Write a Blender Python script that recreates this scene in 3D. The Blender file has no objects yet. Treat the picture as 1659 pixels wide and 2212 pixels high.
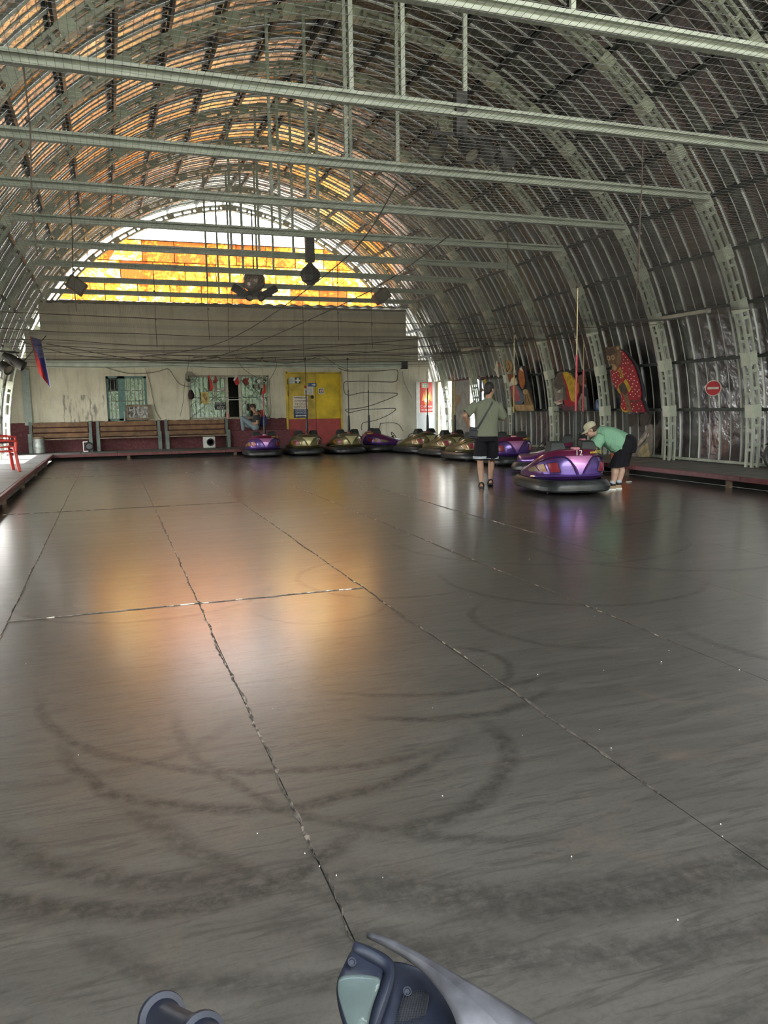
import bpy, bmesh, math, random
from mathutils import Vector, Matrix, noise
random.seed(7)
S = bpy.context.scene
COL = S.collection
V = Vector
# ---------------------------------------------------------------- camera
YAW, PITCH, ROLL, FPX, CAMZ = .33544, -.13533, -.01537, 1675.96, 1.4255
def camera():
    cy, sy, cp, sp = math.cos(YAW), math.sin(YAW), math.cos(PITCH), math.sin(PITCH)
    f = V((sy*cp, cy*cp, sp)); r0 = V((cy, -sy, 0)); u0 = r0.cross(f)
    c, s = math.cos(ROLL), math.sin(ROLL)
    r = c*r0 + s*u0; u = -s*r0 + c*u0
    cd = bpy.data.cameras.new('camera'); co = bpy.data.objects.new('camera', cd); COL.objects.link(co)
    m = Matrix(((r.x, u.x, -f.x, 0), (r.y, u.y, -f.y, 0), (r.z, u.z, -f.z, CAMZ), (0, 0, 0, 1)))
    co.matrix_world = m
    cd.sensor_fit = 'VERTICAL'; cd.sensor_height = 36; cd.lens = FPX/2212*36; cd.clip_start = .05; cd.clip_end = 400
    S.camera = co
camera()
# ---------------------------------------------------------------- sky, sun, exposure
SKY, SUN, EXPOSURE = 7.0, 16.0, .65
def sky():
    w = bpy.data.worlds.new('sky'); S.world = w; w.use_nodes = True
    nt = w.node_tree; nt.nodes.clear()
    tc = nt.nodes.new('ShaderNodeTexCoord'); sep = nt.nodes.new('ShaderNodeSeparateXYZ')
    rp = nt.nodes.new('ShaderNodeValToRGB'); bg = nt.nodes.new('ShaderNodeBackground'); out = nt.nodes.new('ShaderNodeOutputWorld')
    nt.links.new(tc.outputs['Generated'], sep.inputs[0]); nt.links.new(sep.outputs[2], rp.inputs[0])
    e = rp.color_ramp.elements; e[0].position = 0; e[0].color = (1, .975, .92, 1); e[1].position = 1; e[1].color = (.80, .89, 1, 1)
    nt.links.new(rp.outputs[0], bg.inputs[0]); bg.inputs[1].default_value = SKY; nt.links.new(bg.outputs[0], out.inputs[0])
    w.cycles.sampling_method = 'MANUAL'; w.cycles.sample_map_resolution = 256
    l = bpy.data.lights.new('sun', 'SUN'); l.energy = SUN; l.angle = .02; l.color = (1, .95, .86)
    o = bpy.data.objects.new('sun', l); COL.objects.link(o)
    o.rotation_euler = V((-.45, .42, 1)).to_track_quat('Z', 'Y').to_euler()
sky()
S.view_settings.view_transform = 'Standard'; S.view_settings.look = 'None'; S.view_settings.gamma = 1
S.view_settings.exposure = EXPOSURE; S.view_settings.use_curve_mapping = False
S.cycles.max_bounces = 8; S.cycles.diffuse_bounces = 5; S.cycles.glossy_bounces = 4; S.cycles.transmission_bounces = 6
S.cycles.transparent_max_bounces = 12; S.cycles.sample_clamp_indirect = 6; S.cycles.caustics_reflective = False; S.cycles.caustics_refractive = False
S.cycles.use_denoising = True
# ---------------------------------------------------------------- materials
def nodes(name):
    m = bpy.data.materials.new(name); m.use_nodes = True; nt = m.node_tree
    b = nt.nodes.get('Principled BSDF')
    return m, nt, b
def N(nt, t, **k):
    n = nt.nodes.new('ShaderNode'+t)
    for a, b in k.items():
        if a.startswith('i_'):
            q = a[2:]; q = int(q) if q.isdigit() else q.replace('_', ' ')
            n.inputs[q].default_value = b
        else: setattr(n, a, b)
    return n
def math_(nt, op, a, b=None, c=None, clamp=False):
    n = nt.nodes.new('ShaderNodeMath'); n.operation = op; n.use_clamp = clamp
    for i, x in enumerate((a, b, c)):
        if x is None: continue
        if isinstance(x, (int, float)): n.inputs[i].default_value = x
        else: nt.links.new(x, n.inputs[i])
    return n.outputs[0]
def ramp(nt, fac, stops):
    n = nt.nodes.new('ShaderNodeValToRGB'); el = n.color_ramp.elements
    while len(el) < len(stops): el.new(.5)
    for e, (p, c) in zip(el, stops):
        e.position = p; e.color = tuple(c)+(1,) if len(c) == 3 else c
    nt.links.new(fac, n.inputs[0]); return n.outputs[0]
def mixc(nt, fac, a, b, mode='MIX'):
    n = nt.nodes.new('ShaderNodeMix'); n.data_type = 'RGBA'; n.blend_type = mode
    for s, x in ((0, fac), (6, a), (7, b)):
        if isinstance(x, (int, float)): n.inputs[s].default_value = x
        elif isinstance(x, (tuple, list)): n.inputs[s].default_value = tuple(x)[:3]+(1,)
        else: nt.links.new(x, n.inputs[s])
    return n.outputs[2]
def noise_(nt, vec, scale, detail=4, rough=.55, dist=0):
    n = nt.nodes.new('ShaderNodeTexNoise'); n.inputs['Scale'].default_value = scale; n.inputs['Detail'].default_value = detail
    n.inputs['Roughness'].default_value = rough; n.inputs['Distortion'].default_value = dist
    nt.links.new(vec, n.inputs['Vector']); return n.outputs[0]
def pos_(nt, scale=None, kind='Position'):
    if kind == 'Position': o = nt.nodes.new('ShaderNodeNewGeometry').outputs['Position']
    else: o = nt.nodes.new('ShaderNodeTexCoord').outputs[kind]
    if scale:
        mp = nt.nodes.new('ShaderNodeMapping'); mp.inputs['Scale'].default_value = scale
        nt.links.new(o, mp.inputs[0]); o = mp.outputs[0]
    return o
def bump_(nt, b, h, strength=.3, dist=.01):
    n = nt.nodes.new('ShaderNodeBump'); n.inputs['Strength'].default_value = strength; n.inputs['Distance'].default_value = dist
    nt.links.new(h, n.inputs['Height']); nt.links.new(n.outputs[0], b.inputs['Normal'])
MC = {}
def mat(name, col, rough=.55, metal=0., var=.12, scale=9., bump=0., bscale=60., coord='Object', coat=0., spec=.5):
    if name in MC: return MC[name]
    m, nt, b = nodes(name)
    p = pos_(nt, None, coord)
    n = noise_(nt, p, scale, 5)
    lo = tuple(max(0, c*(1-var*1.6)) for c in col); hi = tuple(min(1, c*(1+var)) for c in col)
    c = ramp(nt, n, [(.3, lo), (.7, hi)])
    nt.links.new(c, b.inputs['Base Color']); b.inputs['Roughness'].default_value = rough; b.inputs['Metallic'].default_value = metal
    b.inputs['Coat Weight'].default_value = coat; b.inputs['Specular IOR Level'].default_value = spec
    if bump: bump_(nt, b, noise_(nt, p, bscale, 3), bump, .01)
    MC[name] = m; return m
# ---------------------------------------------------------------- mesh building
class MB:
    def __init__(s): s.v = []; s.f = []; s.m = []
    def add(s, vs, fs, mi=0):
        o = len(s.v); s.v += [tuple(x) for x in vs]; s.f += [tuple(i+o for i in f) for f in fs]; s.m += [mi]*len(fs); return s
    def box(s, c, d, R=None, mi=0):
        hx, hy, hz = d[0]/2, d[1]/2, d[2]/2; vs = []
        for z in (-hz, hz):
            for x, y in ((-hx, -hy), (hx, -hy), (hx, hy), (-hx, hy)):
                q = V((x, y, z)); q = R @ q if R else q; vs.append(q+V(c))
        return s.add(vs, [(3, 2, 1, 0), (4, 5, 6, 7), (0, 1, 5, 4), (1, 2, 6, 5), (2, 3, 7, 6), (3, 0, 4, 7)], mi)
    def bar(s, a, b, w, h, up=(0, 0, 1), mi=0):
        a, b = V(a), V(b); d = b-a; L = d.length; d.normalize(); u = V(up); x = d.cross(u)
        if x.length < 1e-4: x = d.cross(V((0, 1, 0)))
        x.normalize(); u = x.cross(d)
        R = Matrix((x, d, u)).transposed()
        return s.box((a+b)/2, (w, L, h), R, mi)
    def tube(s, pts, r, n=6, cap=True, mi=0):
        pts = [V(p) for p in pts]; rings = []; up = None
        for i, p in enumerate(pts):
            t = (pts[min(i+1, len(pts)-1)]-pts[max(i-1, 0)]).normalized()
            if up is None: up = t.orthogonal().normalized()
            up = (up-t*up.dot(t)); up = up.normalized() if up.length > 1e-5 else t.orthogonal().normalized()
            w = t.cross(up); rr = r[i] if isinstance(r, (list, tuple)) else r
            rings.append([p+(up*math.cos(2*math.pi*k/n)+w*math.sin(2*math.pi*k/n))*rr for k in range(n)])
        return s.loft(rings, cap, cap, mi=mi)
    def loft(s, rings, cap0=False, cap1=False, closed=True, mi=0):
        n = len(rings[0]); vs = [p for r in rings for p in r]; fs = []
        for i in range(len(rings)-1):
            for k in range(n if closed else n-1):
                k2 = (k+1) % n; fs.append((i*n+k, i*n+k2, (i+1)*n+k2, (i+1)*n+k))
        if cap0: fs.append(tuple(range(n-1, -1, -1)))
        if cap1: fs.append(tuple(range((len(rings)-1)*n, len(rings)*n)))
        return s.add(vs, fs, mi)
    def lathe(s, prof, n=16, M=None, mi=0):
        rings = []
        for r, z in prof:
            ring = [V((max(r, 1e-4)*math.cos(2*math.pi*k/n), max(r, 1e-4)*math.sin(2*math.pi*k/n), z)) for k in range(n)]
            rings.append([M @ q for q in ring] if M else ring)
        return s.loft(rings, True, True, mi=mi)
    def prism(s, poly, th, M=None, mi=0):
        n = len(poly); vs = [V((x, y, 0)) for x, y in poly]+[V((x, y, th)) for x, y in poly]
        if M: vs = [M @ q for q in vs]
        fs = [tuple(range(n-1, -1, -1)), tuple(range(n, 2*n))]+[(i, (i+1) % n, n+(i+1) % n, n+i) for i in range(n)]
        return s.add(vs, fs, mi)
    def sphere(s, c, r, n=10, m=6, R=None, mi=0):
        r = r if isinstance(r, (tuple, list)) else (r, r, r); rings = []
        for i in range(m+1):
            a = -math.pi/2+math.pi*i/m; ca, sa = max(math.cos(a), .02), math.sin(a); ring = []
            for k in range(n):
                q = V((r[0]*ca*math.cos(2*math.pi*k/n), r[1]*ca*math.sin(2*math.pi*k/n), r[2]*sa)); ring.append((R @ q if R else q)+V(c))
            rings.append(ring)
        return s.loft(rings, True, True, mi=mi)
    def cap(s, a, b, ra, rb, n=10):           # capsule with two radii
        a, b = V(a), V(b); t = (b-a).normalized(); P = []; Q = []
        for d, r in ((-.95, .3), (-.7, .71), (0, 1)): P.append(a+t*d*ra); Q.append(ra*r)
        for d, r in ((0, 1), (.7, .71), (.95, .3)): P.append(b+t*d*rb); Q.append(rb*r)
        return s.tube(P, Q, n)
    def mesh(s, name, smooth=True, angle=.7):
        me = bpy.data.meshes.new(name); me.from_pydata(s.v, [], s.f)
        bm = bmesh.new(); bm.from_mesh(me); bmesh.ops.recalc_face_normals(bm, faces=bm.faces)
        bm.to_mesh(me); bm.free()
        me.polygons.foreach_set('material_index', s.m)
        if smooth:
            me.polygons.foreach_set('use_smooth', [True]*len(me.polygons)); me.set_sharp_from_angle(angle=angle)
        me.update(); return me
def par(o, p):
    o.parent = p
    if p.type == 'EMPTY': o.matrix_parent_inverse = Matrix.Translation(-p.location)
def link(name, me, mats=None, parent=None, kind=None):
    o = bpy.data.objects.new(name, me); COL.objects.link(o)
    if mats:
        for x in (mats if isinstance(mats, (list, tuple)) else [mats]): me.materials.append(x)
    if parent: par(o, parent)
    if kind: o['kind'] = kind
    return o
def obj(name, mb, mats, parent=None, kind=None, smooth=True, angle=.7, bevel=0):
    o = link(name, mb.mesh(name, smooth, angle), mats, parent, kind)
    if bevel:
        b = o.modifiers.new('edge', 'BEVEL'); b.width = bevel; b.segments = 2; b.limit_method = 'ANGLE'
    return o
def tag(o, label, cat, group=None):
    o['label'] = label; o['category'] = cat
    if group: o['group'] = group
    return o
def thing(name, label, cat, loc=(0, 0, 0), group=None):
    o = bpy.data.objects.new(name, None); COL.objects.link(o); o.location = loc; o.empty_display_size = .1
    return tag(o, label, cat, group)
def struct(name, loc=(0, 0, 0)):
    o = bpy.data.objects.new(name, None); COL.objects.link(o); o.location = loc; o['kind'] = 'structure'; return o
def dup(o, **k):
    c = o.copy(); COL.objects.link(c)
    for a, b in k.items(): setattr(c, a, b)
    return c
def copy_tree(o, parent=None):
    c = o.copy(); COL.objects.link(c)
    if parent: c.parent = parent
    for ch in list(o.children): copy_tree(ch, c)
    return c
def text(name, body, size, M, m, parent=None, ext=.002, align='CENTER', stretch=1., kind=None):
    cu = bpy.data.curves.new(name, 'FONT'); cu.body = body; cu.size = size; cu.extrude = ext; cu.align_x = align; cu.align_y = 'CENTER'; cu.resolution_u = 2
    t = bpy.data.objects.new(name, cu); COL.objects.link(t)
    bpy.context.view_layer.update()
    me = bpy.data.meshes.new_from_object(t.evaluated_get(bpy.context.evaluated_depsgraph_get()))
    bpy.data.objects.remove(t); bpy.data.curves.remove(cu)
    me.transform(Matrix.Diagonal((stretch, 1, 1, 1))); me.transform(M)
    me.materials.clear(); me.name = name
    return link(name, me, m, parent, kind)
def frame(o, x, y, z): # matrix from origin and axes
    m = Matrix((V(x), V(y), V(z))).transposed().to_4x4(); m.translation = V(o); return m
# ================================================================ materials of the building
def m_floor():
    m, nt, b = nodes('steel_floor')
    P = pos_(nt); L = nt.links
    big = noise_(nt, P, .5, 5, .6)
    st = noise_(nt, pos_(nt, (.55, 4.5, 1)), 1.6, 8, .65, .6)
    st2 = noise_(nt, pos_(nt, (1.2, 9, 1)), 3.2, 7, .7, 1.2)
    fine = noise_(nt, P, 55, 4, .7)
    c = ramp(nt, big, [(.3, (.088, .081, .071)), (.7, (.130, .119, .103))])
    c = mixc(nt, math_(nt, 'MULTIPLY', ramp(nt, st, [(.42, (0, 0, 0)), (.62, (1, 1, 1))]), .5), c, (.15, .138, .12))
    c = mixc(nt, math_(nt, 'MULTIPLY', ramp(nt, st2, [(.50, (0, 0, 0)), (.62, (1, 1, 1))]), .55), c, (.045, .041, .036))
    c = mixc(nt, math_(nt, 'MULTIPLY', ramp(nt, noise_(nt, P, 2.3, 6, .7, .8), [(.56, (0, 0, 0)), (.72, (1, 1, 1))]), .5), c, (.19, .14, .105))
    c = mixc(nt, math_(nt, 'MULTIPLY', ramp(nt, fine, [(.35, (1, 1, 1)), (.55, (0, 0, 0))]), .25), c, (.055, .05, .044))
    # tyre scuffs: arcs rubbed into the steel
    arcs = [(.65, 3.52, .92, .035, 250, 80, .9), (.95, 4.2, 1.38, .03, 235, 60, .8), (.43, 3.19, .97, .06, 235, 40, .8), (.17, 2.94, .79, .05, 262, 65, .9),
            (1.58, 3.18, 1.45, .10, 265, 50, .8), (1.62, 3.78, .39, .025, 350, 70, .8), (1.7, 4.58, 1.19, .022, 262, 35, .7), (.87, 2.96, .65, .045, 310, 65, .8),
            (1.54, 3.9, .79, .03, 270, 45, .9), (1.49, 3.01, 1.5, .08, 265, 50, .7), (1.36, 5.36, .48, .02, 270, 90, .5), (1.67, 3.5, 1.46, .03, 215, 45, .7),
            (1.27, 3.17, 1.32, .05, 222, 35, .7), (2.2, 6.1, .8, .03, 200, 110, .6), (3.6, 5.6, 1.1, .03, 240, 90, .6), (4.3, 7.4, 1.6, .03, 250, 90, .5),
            (2.9, 4.4, .7, .03, 200, 80, .6), (5.2, 6.4, 1.3, .04, 230, 80, .6), (3.2, 3.3, 1.1, .05, 290, 60, .7), (.2, 6.4, 1.0, .03, 260, 90, .5),
            (1.1, 2.35, 1.1, .05, 262, 45, .6), (.6, 2.6, .9, .04, 250, 50, .6), (-.2, 3.9, .8, .04, 270, 70, .5), (5.6, 9, 1.4, .04, 240, 100, .5), (4.2, 3.6, .9, .04, 230, 80, .6)]
    sep = N(nt, 'SeparateXYZ'); 
    wob = noise_(nt, P, 3, 3); wb = math_(nt, 'MULTIPLY', math_(nt, 'SUBTRACT', wob, .5), .10)
    L.new(P, sep.inputs[0]); X, Y = sep.outputs[0], sep.outputs[1]
    acc = None
    for cx, cy, r, w, ang, half, st_ in arcs:
        dx = math_(nt, 'SUBTRACT', X, cx); dy = math_(nt, 'SUBTRACT', Y, cy)
        d = math_(nt, 'SQRT', math_(nt, 'ADD', math_(nt, 'MULTIPLY', dx, dx), math_(nt, 'MULTIPLY', dy, dy)))
        e = math_(nt, 'ABSOLUTE', math_(nt, 'SUBTRACT', math_(nt, 'ADD', d, wb), r))
        band = math_(nt, 'SUBTRACT', 1.4, math_(nt, 'DIVIDE', e, w), clamp=True)
        dot = math_(nt, 'DIVIDE', math_(nt, 'ADD', math_(nt, 'MULTIPLY', dx, math.cos(math.radians(ang))), math_(nt, 'MULTIPLY', dy, math.sin(math.radians(ang)))), d)
        ca = math.cos(math.radians(half)); g = math_(nt, 'DIVIDE', math_(nt, 'SUBTRACT', dot, ca), (1-ca)*.6, clamp=True)
        v = math_(nt, 'MULTIPLY', math_(nt, 'MULTIPLY', band, g), st_)
        acc = v if acc is None else math_(nt, 'MAXIMUM', acc, v)
    tx = ramp(nt, noise_(nt, pos_(nt, (3, 3, 1)), 6, 6, .75), [(.34, (.15, .15, .15)), (.6, (1, 1, 1))])
    acc = math_(nt, 'MULTIPLY', acc, tx)
    c = mixc(nt, math_(nt, 'MULTIPLY', acc, .95), c, (.028, .026, .023))
    L.new(c, b.inputs['Base Color']); b.inputs['Metallic'].default_value = .55
    L.new(math_(nt, 'ADD', math_(nt, 'MULTIPLY', st, .24), math_(nt, 'ADD', math_(nt, 'MULTIPLY', acc, .1), .24)), b.inputs['Roughness'])
    b.inputs['Coat Weight'].default_value = 1.; b.inputs['Coat IOR'].default_value = 1.6
    L.new(math_(nt, 'ADD', math_(nt, 'MULTIPLY', st2, .16), .12), b.inputs['Coat Roughness'])
    bump_(nt, b, math_(nt, 'ADD', math_(nt, 'MULTIPLY', st, 1.), math_(nt, 'MULTIPLY', fine, .12)), .12, .02)
    return m
def m_sheet(name, base, rough, metal):
    m, nt, b = nodes(name); P = pos_(nt); L = nt.links
    n1 = noise_(nt, P, 2.2, 6, .65); n2 = noise_(nt, P, 30, 4, .7)
    c = ramp(nt, n1, [(.3, tuple(x*.7 for x in base)), (.7, base)])
    c = mixc(nt, math_(nt, 'MULTIPLY', n2, .35), c, tuple(x*.6 for x in base))
    L.new(c, b.inputs['Base Color']); b.inputs['Metallic'].default_value = metal
    L.new(math_(nt, 'ADD', math_(nt, 'MULTIPLY', n1, .25), rough-.12), b.inputs['Roughness'])
    bump_(nt, b, math_(nt, 'ADD', noise_(nt, P, 3.2, 3, .5), math_(nt, 'MULTIPLY', noise_(nt, P, 9, 2), .3)), .35, .05)
    return m
def m_panel():
    m, nt, b = nodes('orange_translucent_panel'); P = pos_(nt); L = nt.links
    oi = N(nt, 'ObjectInfo'); rnd = oi.outputs['Random']
    off = N(nt, 'VectorMath', operation='ADD'); L.new(P, off.inputs[0])
    cmb = N(nt, 'CombineXYZ'); L.new(math_(nt, 'MULTIPLY', rnd, 37.), cmb.inputs[0]); L.new(math_(nt, 'MULTIPLY', rnd, 11.), cmb.inputs[2]); L.new(cmb.outputs[0], off.inputs[1])
    n = noise_(nt, off.outputs[0], 1.7, 3, .5); n2 = noise_(nt, off.outputs[0], 10, 3, .65)
    rust = math_(nt, 'ADD', math_(nt, 'ADD', math_(nt, 'MULTIPLY', n, .95), math_(nt, 'MULTIPLY', n2, 1.0)), math_(nt, 'MULTIPLY', rnd, .42))
    c = ramp(nt, rust, [(.62, (1, .86, .48)), (.86, (1, .62, .095)), (1.0, (.95, .32, .03))])
    c2 = ramp(nt, math_(nt, 'SUBTRACT', rust, .45), [(.46, (1, .93, .66)), (.57, (1, .70, .16)), (.70, (.96, .46, .05)), (.86, (.56, .19, .015))])
    tr = N(nt, 'BsdfTransparent'); tl = N(nt, 'BsdfTranslucent'); df = N(nt, 'BsdfDiffuse')
    L.new(c2, tr.inputs[0]); L.new(mixc(nt, .18, c2, (1, .97, .93)), tl.inputs[0]); L.new(c2, df.inputs[0])
    m1 = N(nt, 'MixShader'); m1.inputs[0].default_value = .15; L.new(tl.outputs[0], m1.inputs[1]); L.new(df.outputs[0], m1.inputs[2])
    m2 = N(nt, 'MixShader'); L.new(ramp(nt, math_(nt, 'SUBTRACT', rust, .35), [(.45, (.75, .75, .75)), (.85, (.28, .28, .28))]), m2.inputs[0])
    L.new(m1.outputs[0], m2.inputs[1]); L.new(tr.outputs[0], m2.inputs[2])
    L.new(m2.outputs[0], nt.nodes['Material Output'].inputs[0])
    return m
def m_wall():
    m, nt, b = nodes('painted_plaster'); P = pos_(nt); L = nt.links
    sep = N(nt, 'SeparateXYZ'); L.new(P, sep.inputs[0]); X, Y, Z = sep.outputs
    n = noise_(nt, P, 1.4, 6, .65); f = noise_(nt, P, 14, 5, .7); edge = noise_(nt, P, 6, 3)
    c = ramp(nt, n, [(.25, (.50, .47, .36)), (.6, (.66, .63, .51))])
    drip = noise_(nt, pos_(nt, (3.5, 1, .35)), 2.2, 6, .7)
    c = mixc(nt, math_(nt, 'MULTIPLY', ramp(nt, drip, [(.52, (0, 0, 0)), (.74, (1, 1, 1))]), .55), c, (.27, .22, .15))
    c = mixc(nt, math_(nt, 'MULTIPLY', ramp(nt, f, [(.6, (0, 0, 0)), (.75, (1, 1, 1))]), .35), c, (.33, .30, .24))
    # bare, smeared patches left of the first window
    px = math_(nt, 'MULTIPLY', math_(nt, 'LESS_THAN', math_(nt, 'ABSOLUTE', math_(nt, 'SUBTRACT', X, -.75)), .62), math_(nt, 'LESS_THAN', math_(nt, 'ABSOLUTE', math_(nt, 'SUBTRACT', Z, 1.5)), .42))
    pm = ramp(nt, noise_(nt, pos_(nt, (5, 1, 1.1)), 1.6, 4, .6), [(.52, (0, 0, 0)), (.6, (1, 1, 1))])
    c = mixc(nt, math_(nt, 'MULTIPLY', math_(nt, 'MULTIPLY', px, pm), .75), c, (.16, .15, .14))
    mar = mixc(nt, ramp(nt, f, [(.45, (0, 0, 0)), (.7, (1, 1, 1))]), (.115, .028, .038), (.17, .075, .07))
    lim = math_(nt, 'ADD', Z, math_(nt, 'MULTIPLY', math_(nt, 'SUBTRACT', edge, .5), .06))
    isM = math_(nt, 'MULTIPLY', math_(nt, 'LESS_THAN', lim, 1.085), math_(nt, 'LESS_THAN', X, 5.72))
    c = mixc(nt, isM, c, mar)
    # upper wall behind the net a little greyer and darker
    up = ramp(nt, math_(nt, 'ADD', math_(nt, 'MULTIPLY', Z, .25), math_(nt, 'MULTIPLY', n, .25)), [(.87, (0, 0, 0)), (1., (1, 1, 1))])
    c = mixc(nt, math_(nt, 'MULTIPLY', up, .25), c, (.34, .32, .27))
    L.new(c, b.inputs['Base Color']); b.inputs['Roughness'].default_value = .8
    bump_(nt, b, f, .25, .01)
    return m
FLOOR = m_floor(); SHEET = m_sheet('galvanised_sheet', (.35, .35, .36), .21, .94); SEAM = m_sheet('lit_zinc_seam', (.95, .95, .90), .5, .0)  # seams near white in base colour, standing for the light they catch
PANEL = m_panel(); WALL = m_wall()
GREEN = mat('pale_green_paint', (.45, .485, .41), .5, 0, .12, 6, .1, 40, 'Object')
DKGREEN = mat('dark_purlin_steel', (.045, .055, .05), .5, .3, .2)
CONC = mat('grey_deck_board', (.135, .128, .118), .6, 0, .2, 3, .2, 30)
CURB = mat('maroon_painted_board', (.13, .032, .038), .45, 0, .25, 7, .15, 40)
BLACK = mat('black_rubber', (.02, .021, .022), .5, 0, .25, 12, .1, 60)
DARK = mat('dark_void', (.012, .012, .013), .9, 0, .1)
# ================================================================ hangar geometry
XC, CC, Z0, RR = 4.1724, .58, .5, 7.523
def rib_y(k): return 6.77+2.28*k
def AP(s, th, o, y):
    return V((XC+s*(-CC+(RR+o)*math.cos(th)), y, Z0+(RR+o)*math.sin(th)))
def ridge(o=0): return math.acos(CC/(RR+o))
def th_z(z, o=0): return math.asin((z-Z0)/(RR+o))
def half(z, o=0): return -CC+math.sqrt((RR+o)**2-(z-Z0)**2)
PUR = [math.radians(5.57+7.25*i) for i in range(11)]+[math.radians(84.6)]
TH0 = th_z(.16); THW = PUR[2]; Y0, Y1 = rib_y(-3), rib_y(9)+.4
# ---- floor
floor = struct('floor')
obj('base_slab', MB().box((4.06, 9.9, -.06), (11.5, 33.4, .09)), mat('rusty_dirt', (.085, .075, .062), .9), floor)
SX = [-1.66]+[.539+1.283*i for i in range(-1, 8)]+[9.78]
for i in range(len(SX)-1):
    x0, x1 = SX[i], SX[i+1]; yy = [-6.6, -.42, 5.744, 11.91, 18.08, 26.3] if i in (0, 1, 2) else [-6.6, -2.2, 3.9, 9.2+.3*(i % 2), 15.4, 21.5, 26.3]
    for j in range(len(yy)-1):
        g = .002; dz = random.uniform(-.0002, .0002); a, bb, c, d = x0+g, x1-g, yy[j]+.0006, yy[j+1]-.0006; nx, ny = 3, 9; vs = []; fs = []
        for q in range(ny+1):
            for p in range(nx+1):
                x = a+(bb-a)*p/nx; y = c+(d-c)*q/ny
                vs.append((x, y, dz+.0*noise.noise(V((x*.8, y*.8, i*3.1+j)))))
        for q in range(ny):
            for p in range(nx): k = q*(nx+1)+p; fs.append((k, k+1, k+nx+2, k+nx+1))
        rim = [p for p in range(nx+1)]+[q*(nx+1)+nx for q in range(1, ny+1)]+[ny*(nx+1)+p for p in range(nx-1, -1, -1)]+[q*(nx+1) for q in range(ny-1, 0, -1)]
        o0 = len(vs); vs += [(vs[r][0], vs[r][1], -.02) for r in rim]
        fs += [(rim[t], o0+t, o0+(t+1) % len(rim), rim[(t+1) % len(rim)]) for t in range(len(rim))]
        obj('floor_plate', MB().add(vs, fs), FLOOR, floor)
SEAMD = mat('rusty_weld_seam', (.13, .112, .095), .55, .5, .5, 30, .5, 90)
SEAML = mat('burnished_weld_edge', (.42, .37, .31), .35, .8, .3, 30, .5, 90)
def weld(x, ya, yb, w, seed, horiz=False, step=.05):
    rnd = random.Random(seed); mb = MB(); n = int((yb-ya)/step); L = []; R_ = []; drift = 0
    for i in range(n+1):
        y = ya+(yb-ya)*i/n; drift = drift*.8+rnd.uniform(-.006, .006); ww = w*(.35+rnd.random()**2*1.1)*(.45+.75*max(0, noise.noise(V((x, y*.7, seed)))+.4))
        L.append((x+drift-ww, y)); R_.append((x+drift+ww, y))
    def P(p, z): return (p[1], p[0], z) if horiz else (p[0], p[1], z)
    for i in range(n):
        mb.add([P(L[i], .001), P(R_[i], .001), P(R_[i+1], .001), P(L[i+1], .001), P(((L[i][0]+R_[i][0])/2, L[i][1]), .006), P(((L[i+1][0]+R_[i+1][0])/2, L[i+1][1]), .006)],
               [(0, 4, 5, 3), (4, 1, 2, 5)], 1 if rnd.random() < .16 else 0)
    obj('weld_seam', mb, [SEAMD, SEAML], floor, 'stuff', smooth=False)
weld(.539, 2.3, 11.9, .011, 1, step=.03); weld(.539, 1.6, 2.33, .005, 11, step=.02); weld(1.822, 2.2, 18, .010, 2); weld(3.105, 3.6, 14, .007, 3); weld(4.388, 7, 16, .005, 4); weld(-.744, 2.0, 20, .004, 5)
weld(5.744, -.75, 1.82, .009, 6, True); weld(11.91, -1.5, 1.82, .008, 7, True); weld(18.08, -1.5, 1.8, .006, 8, True)
ft = MB(); rl = random.Random(3)
for i in range(170):
    x, y, a, d = rl.uniform(-1.4, 9), 1.2+rl.random()**2*14, rl.uniform(0, 6), rl.uniform(.001, .0026); ft.box((x, y, .004), (d*2, d, .003), Matrix.Rotation(a, 3, 'Z'))
obj('floor_litter', ft, mat('pale_paper_crumbs', (.62, .60, .56), .8), floor, 'stuff', smooth=False)
# ---- shell: sheets
def sheet_mesh(name, s, ta, tb, n, top=True):
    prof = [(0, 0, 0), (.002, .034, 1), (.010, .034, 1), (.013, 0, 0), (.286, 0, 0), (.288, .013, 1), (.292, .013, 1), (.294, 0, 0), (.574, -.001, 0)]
    vs = []; fs = []; mi = []; q = len(prof)
    for i in range(n+1):
        th = ta+(tb-ta)*i/n
        for y, h, _ in prof: vs.append(AP(s, th, .385-h, y))
    for i in range(n):
        for k in range(q-1):
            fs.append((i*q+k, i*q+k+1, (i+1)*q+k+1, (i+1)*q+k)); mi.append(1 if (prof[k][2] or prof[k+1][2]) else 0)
    mb = MB().add(vs, fs); mb.m = mi
    me = mb.mesh(name, True, .5)
    # sheets keep their normals towards the hall
    me.materials.append(SHEET); me.materials.append(SEAM); return me
wall_right, wall_left, ceiling = struct('wall_right'), struct('wall_left'), struct('ceiling')
TB = th_z(2.27, .385)
for s, wall in ((1, wall_right), (-1, wall_left)):
    low = sheet_mesh('wall_sheet', s, TH0, THW, 7); short = sheet_mesh('wall_sheet', s, TB, THW, 3)
    up = sheet_mesh('roof_sheet', s, THW, ridge(.385), 16)
    n = int(round((Y1-Y0)/.57))
    for i in range(n):
        y = Y0+i*.57; op = False
        if s > 0 and (22.55 < y+.28 < 23.3 or 23.3 < y+.28 < 26.25): op = True
        if s < 0 and 11.2 < y+.28 < 25.1: op = True  # far end is seen; the longer opening is added to let light in
        o = link('wall_sheet', short if op else low, None, wall); o.location.y = y
        o = link('roof_sheet', up, None, ceiling); o.location.y = y
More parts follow.
